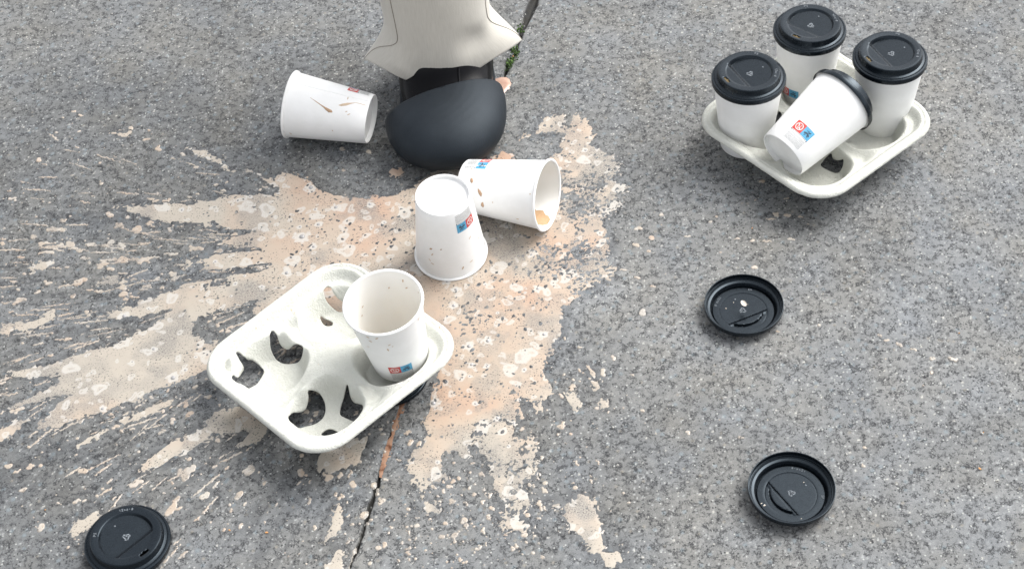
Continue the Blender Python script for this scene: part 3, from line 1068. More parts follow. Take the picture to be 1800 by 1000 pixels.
def make_lid(inverted):
    prof = [(0.0440, 0.0), (0.0448, 0.0003), (0.0450, 0.0010), (0.0450, 0.0052), (0.0447, 0.0062), (0.0440, 0.0068), (0.0428, 0.0069),
            (0.0424, 0.0064), (0.0419, 0.0064), (0.0416, 0.0070), (0.0412, 0.0076), (0.0396, 0.0079), (0.0386, 0.0082), (0.0381, 0.0090), (0.0375, 0.0140), (0.0371, 0.0153), (0.0362, 0.0160),
            (0.0350, 0.0161), (0.0330, 0.0160), (0.0300, 0.0158), (0.0287, 0.0157)]
    n = 144
    radii = list(np.linspace(0.0282, 0.0008, 40))
    vs = []
    if inverted:
        prof = prof[:-6] + [(0.0371, 0.0153), (0.0364, 0.0158), (0.0356, 0.0156), (0.0350, 0.0140), (0.0343, 0.0133), (0.0300, 0.0133)]
    for r, z in prof:
        for i in range(n):
            a = 2 * math.pi * i / n
            vs.append((r * math.cos(a), r * math.sin(a), z))
    for r in radii:
        for i in range(n):
            a = 2 * math.pi * i / n
            x, y = r * math.cos(a), r * math.sin(a)
            z = float(lid_floor(np.float64(x), np.float64(y), np.float64(r)))
            if inverted:
                # underside: panel almost level with the ring, a cut along the chord and a flap with a deep crescent behind it
                e = math.hypot(x + 0.0055, y)
                z = 0.0139 - 0.0006 * float(sstep(0.0272, 0.0278, np.float64(r)))
                if x > 0.0095:
                    z = 0.0158 if e > 0.0262 else 0.0128 + 0.0030 * float(sstep(0.0254, 0.0262, np.float64(e)))
                    if x < 0.0122:
                        z = 0.0152
                if r > 0.0274:
                    z = 0.0133
            vs.append((x, y, z))
    nr = len(prof) + len(radii)
    fc = [tuple(q) for q in grid_faces(n, nr)]
    def inhole(q):
        cx = sum(vs[i][0] for i in q) / 4
        cy = sum(vs[i][1] for i in q) / 4
        return ((cx - 0.0312) / 0.0019) ** 2 + (cy / 0.0048) ** 2 < 1
    fc = [q for q in fc if inverted or not inhole(q)]
    fc.append(tuple((nr - 1) * n + i for i in range(n)))
    return data('cup_lid', vs, fc, LID, 32)


# finer rings around the sip hole so that its edge is clean
D_LID, D_LID_INV = make_lid(False), make_lid(True)


def lid_strokes(flip):
    """raised recycling triangle, mould dots and worn letters"""
    vs, fc = [], []
    T = 0.00035

    def zf(x, y):
        r = math.hypot(x, y)
        if flip:
            return 0.0133 if r > 0.0275 else 0.0139
        if r > 0.0287:
            return 0.0160
        return float(lid_floor(np.float64(x), np.float64(y), np.float64(r)))

    def stroke(pts, w):
        for (x0, y0), (x1, y1) in zip(pts[:-1], pts[1:]):
            L = math.hypot(x1 - x0, y1 - y0) + 1e-9
            nx, ny = -(y1 - y0) / L * w / 2, (x1 - x0) / L * w / 2
            b = len(vs)
            s = -1 if flip else 1
            o = -0.00055 if flip else 0
            for up in (0, 1):
                for (x, y) in ((x0 + nx, y0 + ny), (x0 - nx, y0 - ny), (x1 - nx, y1 - ny), (x1 + nx, y1 + ny)):
                    vs.append((x, y, zf(x, y) + o + s * T * (up if up else -0.4)))
            top = (b + 4, b + 5, b + 6, b + 7)
            fc.append(top)
            for i in range(4):
                j = (i + 1) % 4
                fc.append((b + i, b + j, b + 4 + j, b + 4 + i))

    cx, cy = -0.001, 0.0005
    for k in range(3):
        a0 = R(90 + 120 * k)
        a1 = R(90 + 120 * (k + 1))
        p = lambda t, rr=0.0052: (cx + rr * ((1 - t) * math.cos(a0) + t * math.cos(a1)), cy + rr * ((1 - t) * math.sin(a0) + t * math.sin(a1)))
        stroke([p(0.12), p(0.66)], 0.0007)
        stroke([p(0.10, 0.0042), p(0.60, 0.0042)], 0.0006)
        ax, ay = p(0.88)
        b1, b2 = p(0.62, 0.0066), p(0.66, 0.0034)
        stroke([b1, (ax, ay), b2], 0.0007)
    stroke([(cx - 0.0008, cy - 0.0012), (cx - 0.0008, cy + 0.0012), (cx + 0.0008, cy + 0.0009), (cx - 0.0008, cy)], 0.0005)
    stroke([(-0.0195, 0.0008), (-0.0195, -0.0008)], 0.0014)
    G = {'1': [[(0.3, 0.8), (0.5, 1), (0.5, 0)]], '2': [[(0, .8), (.3, 1), (.7, .8), (.6, .5), (0, 0), (.8, 0)]],
         'o': [[(.1, .3), (.4, .6), (.7, .3), (.4, 0), (.1, .3)]], 'z': [[(0, .6), (.7, .6), (0, 0), (.7, 0)]],
         '8': [[(.4, .5), (.1, .75), (.4, 1), (.7, .75), (.4, .5), (.05, .25), (.4, 0), (.75, .25), (.4, .5)]],
         'P': [[(0, 0), (0, 1), (.6, .95), (.65, .6), (0, .5)]], 'S': [[(.7, .9), (.3, 1), (.05, .75), (.65, .3), (.35, 0), (0, .1)]],
         '.': [[(.3, .4), (.5, .6)]]}

    def arc(text, mid, r, size):
        step = size * 1.0 / r
        a = mid + (1 if True else -1) * step * (len(text) - 1) / 2
        for chs in text:
            for ln in G.get(chs, []):
                pts = []
                for (u, v) in ln:
                    du = (u - 0.4) * size * (-1 if flip else 1)
                    aa = a - du / r
                    rr = r + (v - 0.5) * size
                    pts.append((rr * math.cos(aa), rr * math.sin(aa)))
                stroke(pts, 0.00042)
            a -= step * (-1 if False else 1)

    arc('12oz.8', R(180 - 38), 0.0325, 0.0026)
    arc('PS', R(180 + 42), 0.0325, 0.0026)
    return data('embossed_marks', vs, fc, EMBOSS, None)


D_EMB, D_EMB_INV = lid_strokes(False), lid_strokes(True)
_v, _f = [], []
for k, rr in enumerate((1.0, 0.0)):
    for i in range(20):
        a = 2 * math.pi * i / 20
        _v.append((0.0312 + 0.0027 * rr * math.cos(a), 0.0055 * rr * math.sin(a), 0.0148))
D_CREMA = data('dried_coffee', _v[:20], [tuple(range(20))], CREMA)


def shell(o, th=0.0006, off=-1):
    m = o.modifiers.new('thickness', 'SOLIDIFY')
    m.thickness = th
    m.offset = off
    m.use_even_offset = False
    return o


def lid_parts(o, inverted, crema=False):
    link('embossed_marks', D_EMB_INV if inverted else D_EMB, o)
    if crema:
        link('dried_coffee', D_CREMA, o)


# ------------------------------------------------------------------ moulded trays
def in_tray(px, py, h, ctr, rot):
    g = ground(px, py, h)
    d = g[:2] - np.asarray(ctr)
    c, s = math.cos(-rot), math.sin(-rot)
    return (c * d[0] - s * d[1], s * d[0] + c * d[1])


TA_C, TA_ROT = (-0.2085, 1.1615), R(40.5)
TB_C, TB_ROT = (0.3930, 1.4590), R(36.0)
WELL = 0.0475


def zoomA(pts):
    return [(350 + x / 2.5, 430 + y / 2.5) for x, y in pts]


HOLES_A = [zoomA(h) for h in (
    [(328, 390), (340, 405), (346, 425), (355, 450), (375, 470), (398, 474), (412, 452), (430, 440), (452, 440), (455, 480), (432, 515), (382, 524), (342, 506), (318, 460), (316, 415)],
    [(168, 486), (186, 494), (206, 502), (217, 518), (236, 516), (265, 535), (285, 555), (270, 582), (245, 620), (190, 628), (154, 606), (152, 588), (176, 592), (198, 582), (209, 560), (196, 528), (180, 508)],
    [(488, 662), (510, 654), (536, 665), (554, 712), (546, 757), (510, 786), (450, 799), (408, 796), (398, 765), (416, 744), (450, 746), (482, 732), (496, 700)],
    [(650, 616), (655, 640), (662, 680), (680, 708), (700, 716), (719, 710), (716, 752), (696, 780), (642, 756), (620, 745), (626, 705), (640, 670)],
    [(533, 835), (560, 812), (585, 810), (627, 838), (602, 860), (575, 836)],
    [(556, 216), (568, 204), (580, 207), (594, 228), (612, 250), (634, 262), (642, 280), (624, 296), (602, 284), (572, 256), (556, 234)],
    [(533, 318), (555, 330), (578, 338), (588, 352), (552, 357)])]
BUMP_A = [(508, 590), (540, 700), (634, 688), (412, 645)]
zoomB = lambda pts: [(1330 + x / 6.25, 180 + y / 6.25) for x, y in pts]
HOLES_B = [zoomB([(696, 686), (760, 630), (816, 578), (815, 612), (832, 648), (880, 664), (918, 655), (945, 640), (936, 720), (900, 765), (860, 772), (780, 738)]),
           zoomB([(236, 110), (262, 130), (268, 160), (240, 195), (205, 232), (205, 190), (225, 150)])]
BUMP_B = [(1492, 262)]


def make_tray(name, label, ctr, rot, holes_px, bumps_px, group, tilt=0.0, shift=(0, 0, 0)):
    a, rc = 0.1115, 0.045
    s = 0.0011
    X, Y = lattice(-a - 0.001, a + 0.001, -a - 0.001, a + 0.001, s)
    holes, bumps = [], []
    M = Matrix.Translation((ctr[0], ctr[1], 0.0)) @ Matrix.Rotation(rot, 4, 'Z')
    if tilt:                                                            # one side rests on the lid beneath it
        piv = Vector((ctr[0] - 0.059, ctr[1] + 0.061, 0.0))
        M = Matrix.Translation(piv + Vector(shift)) @ Matrix.Rotation(-R(tilt), 4, Vector((0.72, 0.69, 0))) @ Matrix.Translation(-piv) @ M
    MI = M.inverted()
    eye = MI @ Vector(OR)

    def outer(X, Y):
        qx, qy = np.abs(X) - (a - rc), np.abs(Y) - (a - rc)
        return rc - (np.hypot(np.maximum(qx, 0), np.maximum(qy, 0)) + np.minimum(np.maximum(qx, qy), 0))

    def solid(X, Y):
        f = outer(X, Y)
        for h in holes:
            f = np.minimum(f, -0.0011 - poly_sdf(X, Y, h))
        return f

    def height(X, Y):
        so = outer(X, Y) * 1000
        x, y = X * 1000, Y * 1000
        d0 = np.hypot(x, y)
        z = 37 + 5.5 * np.exp(-(d0 / 20) ** 2)
        for (u, v) in ((x, y), (y, x)):
            z = z - 9.0 * np.exp(-(u / 13) ** 2) * sstep(22, 50, np.abs(v)) * (1 - sstep(78, 92, np.abs(v)))
        wd = np.full(X.shape, 99.0)
        for sx in (-1, 1):
            for sy in (-1, 1):
                dx, dy = np.abs(x - sx * WELL * 1000), np.abs(y - sy * WELL * 1000)
                wd = np.minimum(wd, (dx ** 2.3 + dy ** 2.3) ** (1 / 2.3))
        dep = 1 - sstep(28.5, 42.5, wd)
        z = z * (1 - dep) + (5.5 + 0.012 * np.minimum(wd, 26) ** 2 * 0.3) * dep
        for (bx, by) in bumps:
            z = z + 9 * np.exp(-(((x - bx * 1000) ** 2 + (y - by * 1000) ** 2) / 8.0 ** 2))
        fl = 1 - sstep(9.5, 20, so)
        z = z * (1 - fl) + 47.5 * fl
        z = z + 1.1 * np.exp(-((so - 4.6) / 1.7) ** 2) - 0.8 * np.exp(-((so - 8.4) / 1.2) ** 2)                    # bead along the rim
        z = z - 3.6 * (1 - sstep(0, 2.6, so)) ** 1.3                      # rolled-down edge
        z = z + 1.4 * (fbm(X / 0.02 + rot, Y / 0.02, 201, 3) - 0.5) + 0.35 * (fbm(X / 0.004, Y / 0.004, 203, 2) - 0.5)
        warp = 2.2 * (x / 110) * (y / 110)
        return (z + warp) * 0.001

    def rounded(P):
        for _ in range(2):                                              # corner cutting
            P = [q for a_, b_ in zip(P, P[1:] + P[:1]) for q in ((a_[0] * .75 + b_[0] * .25, a_[1] * .75 + b_[1] * .25), (a_[0] * .25 + b_[0] * .75, a_[1] * .25 + b_[1] * .75))]
        return P

    def on_level(px, py, h):
        d = (MI @ Vector(ground(px, py))) - eye
        t = (h - eye.z) / d.z
        return (eye.x + d.x * t, eye.y + d.y * t)

    def settle(px, py):
        h = 0.012
        for _ in range(12):                                             # where the sight line meets the moulded surface
            u, v = on_level(px, py, h)
            h = 0.6 * h + 0.4 * float(np.clip(height(np.array([u]), np.array([v]))[0], 0.004, 0.030))
        return on_level(px, py, h)

    hl = [[settle(px, py) for px, py in rounded(list(h))] for h in holes_px]
    bl = [settle(px, py) for px, py in bumps_px]
    holes += hl
    bumps += bl
    F = solid(X, Y)
    q = (F[:-1, :-1] + F[:-1, 1:] + F[1:, 1:] + F[1:, :-1]) / 4 > 0
    cnt = np.zeros(X.shape)
    for (j, i) in ((0, 0), (0, 1), (1, 0), (1, 1)):
        cnt[j:j + q.shape[0], i:i + q.shape[1]] += q
    bd = (cnt > 0) & (cnt < 4)
    for _ in range(3):
        e = 0.0002
        bx, by = X[bd], Y[bd]
        f0 = solid(bx, by)
        gx = (solid(bx + e, by) - solid(bx - e, by)) / (2 * e)
        gy = (solid(bx, by + e) - solid(bx, by - e)) / (2 * e)
        g2 = np.maximum(gx * gx + gy * gy, 0.3)
        st = np.clip(f0 / g2, -0.0008, 0.0008)
        X[bd] = bx - st * gx
        Y[bd] = by - st * gy
    me = lattice_mesh(name, X, Y, height(X, Y), q)
    me.materials.append(PULP)
    o = thing(name, label, 'tray', M, group, me)
    m = o.modifiers.new('thickness', 'SOLIDIFY')
    m.thickness = 0.0017
    m.offset = -1
    return o


tray_a = make_tray('cup_tray', 'white pulp cup carrier lying in the spilled coffee with one open cup in it', TA_C, TA_ROT, HOLES_A, BUMP_A, 'moulded pulp trays', 3.2, (0.0012, -0.0035, 0.0))
tray_b = make_tray('cup_tray', 'white moulded pulp cup carrier on dry asphalt holding lidded cups', TB_C, TB_ROT, HOLES_B, BUMP_B, 'moulded pulp trays')


# ------------------------------------------------------------------ cups where they stand and lie
def axis_matrix(p0, direction, spin=0.0):
    z = Vector(direction).normalized()
    q = Vector((0, 0, 1)).rotation_difference(z)
    return Matrix.Translation(Vector(p0)) @ q.to_matrix().to_4x4() @ Matrix.Rotation(spin, 4, 'Z')


def lying_matrix(base_px, rim_px, spin=0.0):
    """a cup resting on its side: the ground points under the base edge and the rim edge"""
    pb, pr = Vector(ground(*base_px)), Vector(ground(*rim_px))
    g = (pr - pb).normalized()
    rr = CUP_RT + 0.0021
    eg = Vector((-(rr - CUP_RB), 0, CUP_H)).normalized()
    en = Vector((-CUP_H, 0, -(rr - CUP_RB))).normalized()
    ey = en.cross(eg)
    wn_ = Vector((0, 0, -1))
    wy = wn_.cross(g)
    A = Matrix((eg, en, ey)).transposed()
    B = Matrix((g, wn_, wy)).transposed()
    rot = B @ A.transposed()
    M = Matrix.Translation(pb + Vector((0, 0, 0.0003))) @ rot.to_4x4() @ Matrix.Translation((CUP_RB, 0, 0))
    return M @ Matrix.Rotation(spin, 4, 'Z')


def drip(parent, pts, mat=None, w=0.0022, h=0.0007):
    """run of coffee on the outside wall; pts = (angle deg, z, width scale)"""
    vs, fc = [], []
    n = len(pts)
    P = [Vector((R(a) * cup_r(z), z)) for a, z, _ in pts]
    for k, (a, z, sc) in enumerate(pts):
        t = (P[min(k + 1, n - 1)] - P[max(k - 1, 0)]).normalized()
        nx, nz = -t.y, t.x
        end = k in (0, n - 1)
        for off in (-1, -0.6, 0, 0.6, 1):
            d = off * w * sc * 0.5 * (0.5 if end else 1)
            zz = z + nz * d
            aa = R(a) + nx * d / cup_r(z)
            r = cup_r(zz) + (h * (1 - off * off) * (0.2 if end else min(sc, 1)) - 0.0001)
            vs.append((r * math.cos(aa), r * math.sin(aa), zz))
    for k in range(n - 1):
        for j in range(4):
            fc.append((k * 5 + j, k * 5 + j + 1, k * 5 + 6 + j, k * 5 + 5 + j))
    return mesh_obj('coffee_drip', vs, fc, mat or DRIP, parent)


def specks(parent, n, seed, inside=False, a0=0, a1=360, z0=0.01, z1=0.1, mat=None):
    vs, fc = [], []
    rg = random.Random(seed)
    for _ in range(n):
        a, z = R(rg.uniform(a0, a1)), rg.uniform(z0, z1)
        l, w = rg.uniform(0.0008, 0.0028), rg.uniform(0.0005, 0.0011)
        r = cup_r(z) + (-0.0010 if inside else 0.00025)
        t = rg.uniform(0, 3.14)
        b = len(vs)
        for i in range(8):
            u = 2 * math.pi * i / 8
            du, dz = l * math.cos(u), w * math.sin(u)
            du, dz = du * math.cos(t) - dz * math.sin(t), du * math.sin(t) + dz * math.cos(t)
            aa = a + du / r
            rr = r + (cup_r(z + dz) - cup_r(z))
            vs.append((rr * math.cos(aa), rr * math.sin(aa), z + dz))
        fc.append(tuple(range(b, b + 8)))
    o = mesh_obj('coffee_specks', vs, fc, mat or DRIP2, parent)
    o['kind'] = 'stuff'
    return o


def make_cup(label, M, print_angle, lid_angle=None, group='white paper cups', crema=True):
    t = thing('paper_cup', label, 'cup', M, group)
    link('cup_wall', D_WALL, t)
    link('cup_lining', D_IN, t)
    link('rolled_rim', D_RIM, t)
    link('cup_base', D_BASE, t)
    p = link('printed_panel', D_PRINT, t)
    p.rotation_euler.z = R(print_angle)
    if lid_angle is not None:
        l = shell(link('lid', D_LID, t))
        l.location = (0, 0, CUP_H - 0.0050)
        l.rotation_euler.z = R(lid_angle)
        lid_parts(l, False, crema)
    return t


def upright(skirt_px, tilt=(0, 0), h=0.106):
    c = ground(skirt_px[0], skirt_px[1], h)
    d = Vector((tilt[0], tilt[1], 1)).normalized()
    base = Vector(c) - d * (CUP_H - 0.002)
    return axis_matrix(base, d)


# carrier with lidded cups
cup_l = make_cup('white lidded cup standing upright at the left of the carrier of lidded cups', upright((1316, 139)), 90, 202)
cup_b = make_cup('white lidded cup standing at the back of the carrier of lidded cups', upright((1423, 55)), 222, 226)
cup_r_ = make_cup('white lidded cup standing upright at the right of the carrier of lidded cups', upright((1564, 104)), 80, 200)
cup_f = make_cup('tipped over lidded cup lying across the front of the carrier of lidded cups', axis_matrix((0.3386, 1.388, 0.058), (0.79, 0.5676, 0.2318)), 238, 30, crema=False)
# carrier in the puddle
cup_a = make_cup('open white cup without lid leaning in the carrier in the puddle', axis_matrix((-0.1318, 1.1615, 0.0275), (-0.065, -0.078, 0.9936)), 275)
# loose cups
cup_i = make_cup('empty white cup standing upside down in the puddle', axis_matrix((-0.0686, 1.3288, 0.1100), (0.0003, 0.0781, -0.9969)), 47)
cup_d = make_cup('white cup lying on its side in the puddle with coffee still inside its open mouth', lying_matrix((829.5, 359.1), (943.1, 383.7)), 344)
cup_e = make_cup('white cup lying on its side with its base towards the black boot', lying_matrix((653.4, 241.3), (536.3, 229.8)), 37)

# lids on the ground
lid_group = 'black cup lids lying on the ground'


def make_lid_thing(label, M, inverted):
    o = shell(thing('cup_lid', label, 'lid', M, lid_group, D_LID_INV if inverted else D_LID))
    lid_parts(o, inverted)
    return o


def inv_lid(px, ang, h=0.0168, tilt=(0, 0)):
    c = ground(px[0], px[1], h)
    return Matrix.Translation(Vector(c)) @ Matrix.Rotation(tilt[0], 4, 'X') @ Matrix.Rotation(tilt[1], 4, 'Y') @ Matrix.Rotation(R(ang), 4, 'Z') @ Matrix.Rotation(math.pi, 4, 'X')


lid1 = make_lid_thing('black lid lying upside down with a pale drop of coffee on its panel', inv_lid((1307.5, 533), -71), True)
lid2 = make_lid_thing('black lid lying upside down on dry asphalt without any drop on its panel', inv_lid((1391.5, 855), 207), True)
c = ground(227, 957, 0.001)
lid3 = make_lid_thing('black lid lying right way up alone on the asphalt with its sip hole showing', Matrix.Translation(Vector(c)) @ Matrix.Rotation(R(3), 4, 'Y') @ Matrix.Rotation(R(-48), 4, 'Z'), False)
lid3.location.z += 0.0022
c = ground(684, 660, 0.001)
lid4 = make_lid_thing('black lid mostly hidden under the carrier in the puddle', Matrix.Translation(Vector(c)) @ Matrix.Rotation(R(150), 4, 'Z') @ Matrix.Diagonal((1, 1, 0.72, 1)), False)
# pale drop of coffee on the first inverted lid
vs, fc = [], []
for k, (rr, zz) in enumerate(((1, 0), (0.8, 0.0005), (0.4, 0.0008))):
    for i in range(16):
        a = 2 * math.pi * i / 16
        vs.append((0.0048 * rr * math.cos(a), 0.0030 * rr * math.sin(a), zz))
fcs = grid_faces(16, 3) + [tuple(32 + i for i in range(16))]
drop = mesh_obj('coffee_drop', vs, fcs, mat_plain('pale_foam_drop', (0.52, 0.47, 0.41), 0.3), lid1)
drop.matrix_parent_inverse = Matrix.Identity(4)


# ------------------------------------------------------------------ the person: one leg in wide trousers and a bulky boot
TOE = ground(785, 318)
person = thing('person', "leg in wide pale beige trousers and a bulky black rubber boot beside the spill", 'person',
               Matrix.Translation((TOE[0], TOE[1], 0)) @ Matrix.Rotation(R(-4), 4, 'Z'))


def build_toe():
    nu, nv = 96, 44
    vs = []
    ax, ay, az, cy, cz = 0.0780, 0.096, 0.042, 0.096, 0.027
    for j in range(nv):
        v = -0.55 + 1.55 * j / (nv - 1)                 # from below the equator up to the crown
        ph = v * math.pi / 2
        for i in range(nu):
            u = 2 * math.pi * i / nu
            ce, se = abs(math.cos(ph)) ** 0.82, math.copysign(abs(math.sin(ph)) ** 0.95, math.sin(ph))
            cu = math.copysign(abs(math.cos(u)) ** 0.90, math.cos(u))
            su = math.copysign(abs(math.sin(u)) ** 0.90, math.sin(u))
            zz = cz + (az * se if se > 0 else 0.036 * se)
            vs.append((ax * cu * ce, cy + ay * su * ce, zz))
    fc = grid_faces(nu, nv)
    fc.append(tuple(range(nu - 1, -1, -1)))
    bm = bmesh.new()
    bv = [bm.verts.new(p) for p in vs]
    for q in fc:
        bm.faces.new([bv[i] for i in q])
    bmesh.ops.remove_doubles(bm, verts=bm.verts, dist=1e-5)
    n = Vector((-0.36, 1.0, 0.22)).normalized()
    bmesh.ops.bisect_plane(bm, geom=bm.verts[:] + bm.edges[:] + bm.faces[:], plane_co=Vector((0, 0.100, 0.07)), plane_no=n, clear_outer=True)
    me = bpy.data.meshes.new('toe_cap')
    bm.to_mesh(me)
    bm.free()
    me.materials.append(RUBBER)
    me.polygons.foreach_set('use_smooth', [True] * len(me.polygons))
    me.set_sharp_from_angle(angle=R(50))
    return me


boot = bpy.data.objects.new('boot', None)
COL.objects.link(boot)
boot.parent = person
cap = link('toe_cap', build_toe(), boot)
shell(cap, 0.0045, -1)


def ring_loft(name, rings, mat, parent, n=64, cap_ends=False):
    vs = []
    for (cx, z, ax, fr, bk) in rings:
        cy, ay = (fr + bk) / 2, (bk - fr) / 2
        for i in range(n):
            u = 2 * math.pi * i / n
            vs.append((cx + ax * math.cos(u), cy + ay * math.sin(u), z))
    fc = grid_faces(n, len(rings))
    if cap_ends:
        fc += [tuple(range(n - 1, -1, -1)), tuple((len(rings) - 1) * n + i for i in range(n))]
    return mesh_obj(name, vs, fc, mat, parent, True, 50)


shaft = ring_loft('boot_shaft', [(0.0, 0.004, 0.058, 0.050, 0.280), (0.0, 0.03, 0.061, 0.048, 0.285), (0.0, 0.040, 0.062, 0.056, 0.283), (0.0, 0.046, 0.0615, 0.070, 0.275),
                                 (0.0, 0.052, 0.060, 0.094, 0.262), (0.0, 0.060, 0.058, 0.117, 0.252), (0.0, 0.072, 0.054, 0.130, 0.246), (0.0, 0.11, 0.050, 0.138, 0.243),
                                 (0.0, 0.2, 0.046, 0.142, 0.24), (0.0, 0.32, 0.044, 0.146, 0.24)], GLOSSY, boot, cap_ends=True)
ring_loft('boot_sole', [(0.0, 0.0, 0.060, 0.020, 0.290), (0.0, 0.012, 0.063, 0.016, 0.296), (0.0, 0.015, 0.061, 0.018, 0.292)], RUBBER, boot, cap_ends=True)
rib = []
for (z, y) in ((0.040, 0.0535), (0.046, 0.0675), (0.052, 0.0915), (0.060, 0.1145), (0.072, 0.1275)):
    for (dx, dy) in ((-0.0016, 0.001), (-0.0009, -0.0010), (0.0009, -0.0010), (0.0016, 0.001)):
        rib.append((0.020 + dx, y + dy + 0.0046, z))
ribf = [(j * 4 + k, j * 4 + k + 1, j * 4 + 5 + k, j * 4 + 4 + k) for j in range(4) for k in range(3)]
mesh_obj('boot_seam', rib, ribf, GLOSSY, boot)

HEM_L, HEM_R = ground(640, 104, 0.060), ground(918, 69, 0.062)


def build_trousers():
    n = 128
    inv = person.matrix_world.inverted()
    L, Rr = inv @ Vector(HEM_L), inv @ Vector(HEM_R)
    mid = (L + Rr) / 2
    half = (Rr - L).length / 2
    yaw = math.atan2(Rr.y - L.y, Rr.x - L.x)
    prof = np.array([  # z, half width left, right, depth front, depth back
        (0.060, half, half, 0.052, 0.060), (0.070, half * 0.925, half * 0.955, 0.053, 0.062), (0.082, half * 0.835, half * 0.875, 0.054, 0.064),
        (0.095, half * 0.755, half * 0.775, 0.055, 0.066), (0.108, half * 0.695, half * 0.685, 0.056, 0.067), (0.120, half * 0.675, half * 0.640, 0.057, 0.068),
        (0.140, half * 0.680, half * 0.630, 0.058, 0.069), (0.170, half * 0.695, half * 0.640, 0.060, 0.070), (0.20, half * 0.71, half * 0.66, 0.062, 0.071),
        (0.26, half * 0.73, half * 0.69, 0.066, 0.073), (0.36, half * 0.77, half * 0.75, 0.072, 0.078), (0.50, half * 0.85, half * 0.84, 0.082, 0.086),
        (0.66, half * 0.95, half * 0.94, 0.092, 0.094), (0.82, half * 1.03, half * 1.03, 0.100, 0.104)])
    zs = np.concatenate([np.linspace(0.06, 0.2, 60), np.linspace(0.21, 0.82, 50)])
    Q = np.stack([np.interp(zs, prof[:, 0], prof[:, k]) for k in range(5)], 1)
    for _ in range(3):
        Q[1:-1, 1:] = (Q[:-2, 1:] + 2 * Q[1:-1, 1:] + Q[2:, 1:]) / 4

    def surf(j, u):
        z, wl, wr, dfr, dbk = Q[j]
        k = float(1 - sstep(0.062, 0.14, np.float64(z)))
        c_, s_ = math.cos(u), math.sin(u)
        x = (wr if c_ > 0 else wl) * c_
        y = (dbk if s_ > 0 else -dfr) * abs(s_) ** (1.0 + 0.55 * k)
        front = max(0.0, -s_)
        y += 0.0020 * math.sin(2.6 * u + z * 26) * (1 - abs(c_))
        # soft vertical folds that run out of the wings
        xl, xr = x + half * 0.60 - 0.10 * (z - 0.06), x - half * 0.50 + 0.25 * (z - 0.06)
        y += front * (-0.0115 * math.exp(-(xl / 0.018) ** 2) * k * (0.35 + 0.65 * float(sstep(0.06, 0.08, np.float64(z)))) + 0.0135 * math.exp(-(xr / 0.020) ** 2) * math.exp(-((z - 0.104) / 0.020) ** 2))
        y += 0.0070 * front * math.exp(-((x + half * 0.33) / 0.020) ** 2) * k * (0.1 + 0.9 * float(sstep(0.06, 0.085, np.float64(z))))
        dz = k * front * (0.012 - 0.0345 * math.exp(-((x + 0.010) / 0.056) ** 2)) + 0.004 * k * max(0, s_)
        cy, sy = math.cos(yaw), math.sin(yaw)
        return Vector((mid.x + x * cy - y * sy, mid.y + x * sy + y * cy, z + dz))

    nr = len(Q)
    vs = [surf(j, 2 * math.pi * i / n) for j in range(nr) for i in range(n)]
    o = mesh_obj('trouser_leg', vs, grid_faces(n, nr), CLOTH, person, True, None)
    m = o.data
    uvl = m.uv_layers.new(name='UVMap')
    li = np.zeros(len(m.loops), np.int32)
    m.loops.foreach_get('vertex_index', li)
    uu = ((li % n) / n).reshape(-1, 4)
    wrap = (uu.max(1) - uu.min(1)) > 0.5                 # keep the wrap-around face continuous
    uu[wrap] = np.where(uu[wrap] < 0.5, uu[wrap] + 1, uu[wrap])
    uv = np.stack([uu.ravel() * 0.45, zs[li // n]], -1).astype(np.float32)
    uvl.data.foreach_set('uv', uv.ravel())
    shell(o, 0.0012, -1)
    # side seams: narrow welts that run from the tips of the hem on to the front of the leg
    for side in (-1, 1):
        sv, sf = [], []
        for j in range(nr):
            z = Q[j][0]
            off = 0.06 + 0.62 * float(sstep(0.060, 0.115, np.float64(z))) * (1.0 if side < 0 else 0.55)
            u = math.pi + off if side < 0 else 2 * math.pi - off
            p0, p1, pm = surf(j, u), surf(j, u + 0.02), surf(j, u - 0.02)
            t = (p1 - pm).normalized()
            nn = Vector((t.y, -t.x, 0)).normalized()
            for (du, dn_) in ((-0.0009, -0.0005), (-0.0004, 0.0006), (0.0004, 0.0006), (0.0009, -0.0005)):
                sv.append(p0 + t * du + nn * dn_)
        for j in range(nr - 1):
            for k in range(3):
                sf.append((j * 4 + k, j * 4 + k + 1, j * 4 + 5 + k, j * 4 + 4 + k))
        mesh_obj('side_seam', sv, sf, SEAM, o)
    return o


build_trousers()

# ------------------------------------------------------------------ drips and specks on the cups
specks(cup_a, 16, 3, True, 0, 360, 0.055, 0.100)
specks(cup_a, 9, 4, False, 200, 340, 0.07, 0.1)
specks(cup_i, 20, 5, False, 0, 360, 0.05, 0.103)
specks(cup_d, 26, 6, False, 0, 360, 0.004, 0.1)
specks(cup_e, 18, 8, False, 0, 360, 0.01, 0.1)
drip(cup_e, [(334, .074, .25), (329, .066, .3), (325, .060, .35), (321, .054, .55), (318, .050, 1.0), (315.5, .046, 1.25), (314, .043, .7)], w=0.0042, h=0.0010)
drip(cup_e, [(331, .037, .6), (333, .033, 1.2), (337, .027, 1.3), (341, .022, .6), (345, .017, .3), (345, .010, .35), (344, .004, .7)], DRIP2, w=0.0036)
drip(cup_d, [(28, .0185, .5), (31, .0195, 1.0), (35, .0205, 1.1), (39, .0210, .5)], w=0.0040, h=0.0011)
drip(cup_d, [(48, .030, .4), (53, .032, 1.0), (58, .034, 1.2), (63, .035, .6)], w=0.0040, h=0.0012)
drip(cup_d, [(74, .037, .5), (78, .036, 1.0), (83, .0355, 1.2), (87, .036, .5)], w=0.0038, h=0.0012)
drip(cup_i, [(127, .0595, .4), (124, .058, 1.1), (121, .0565, .4)], w=0.0028)
drip(cup_i, [(106, .0558, .4), (104, .055, .8), (102, .0542, .4)], w=0.0024)
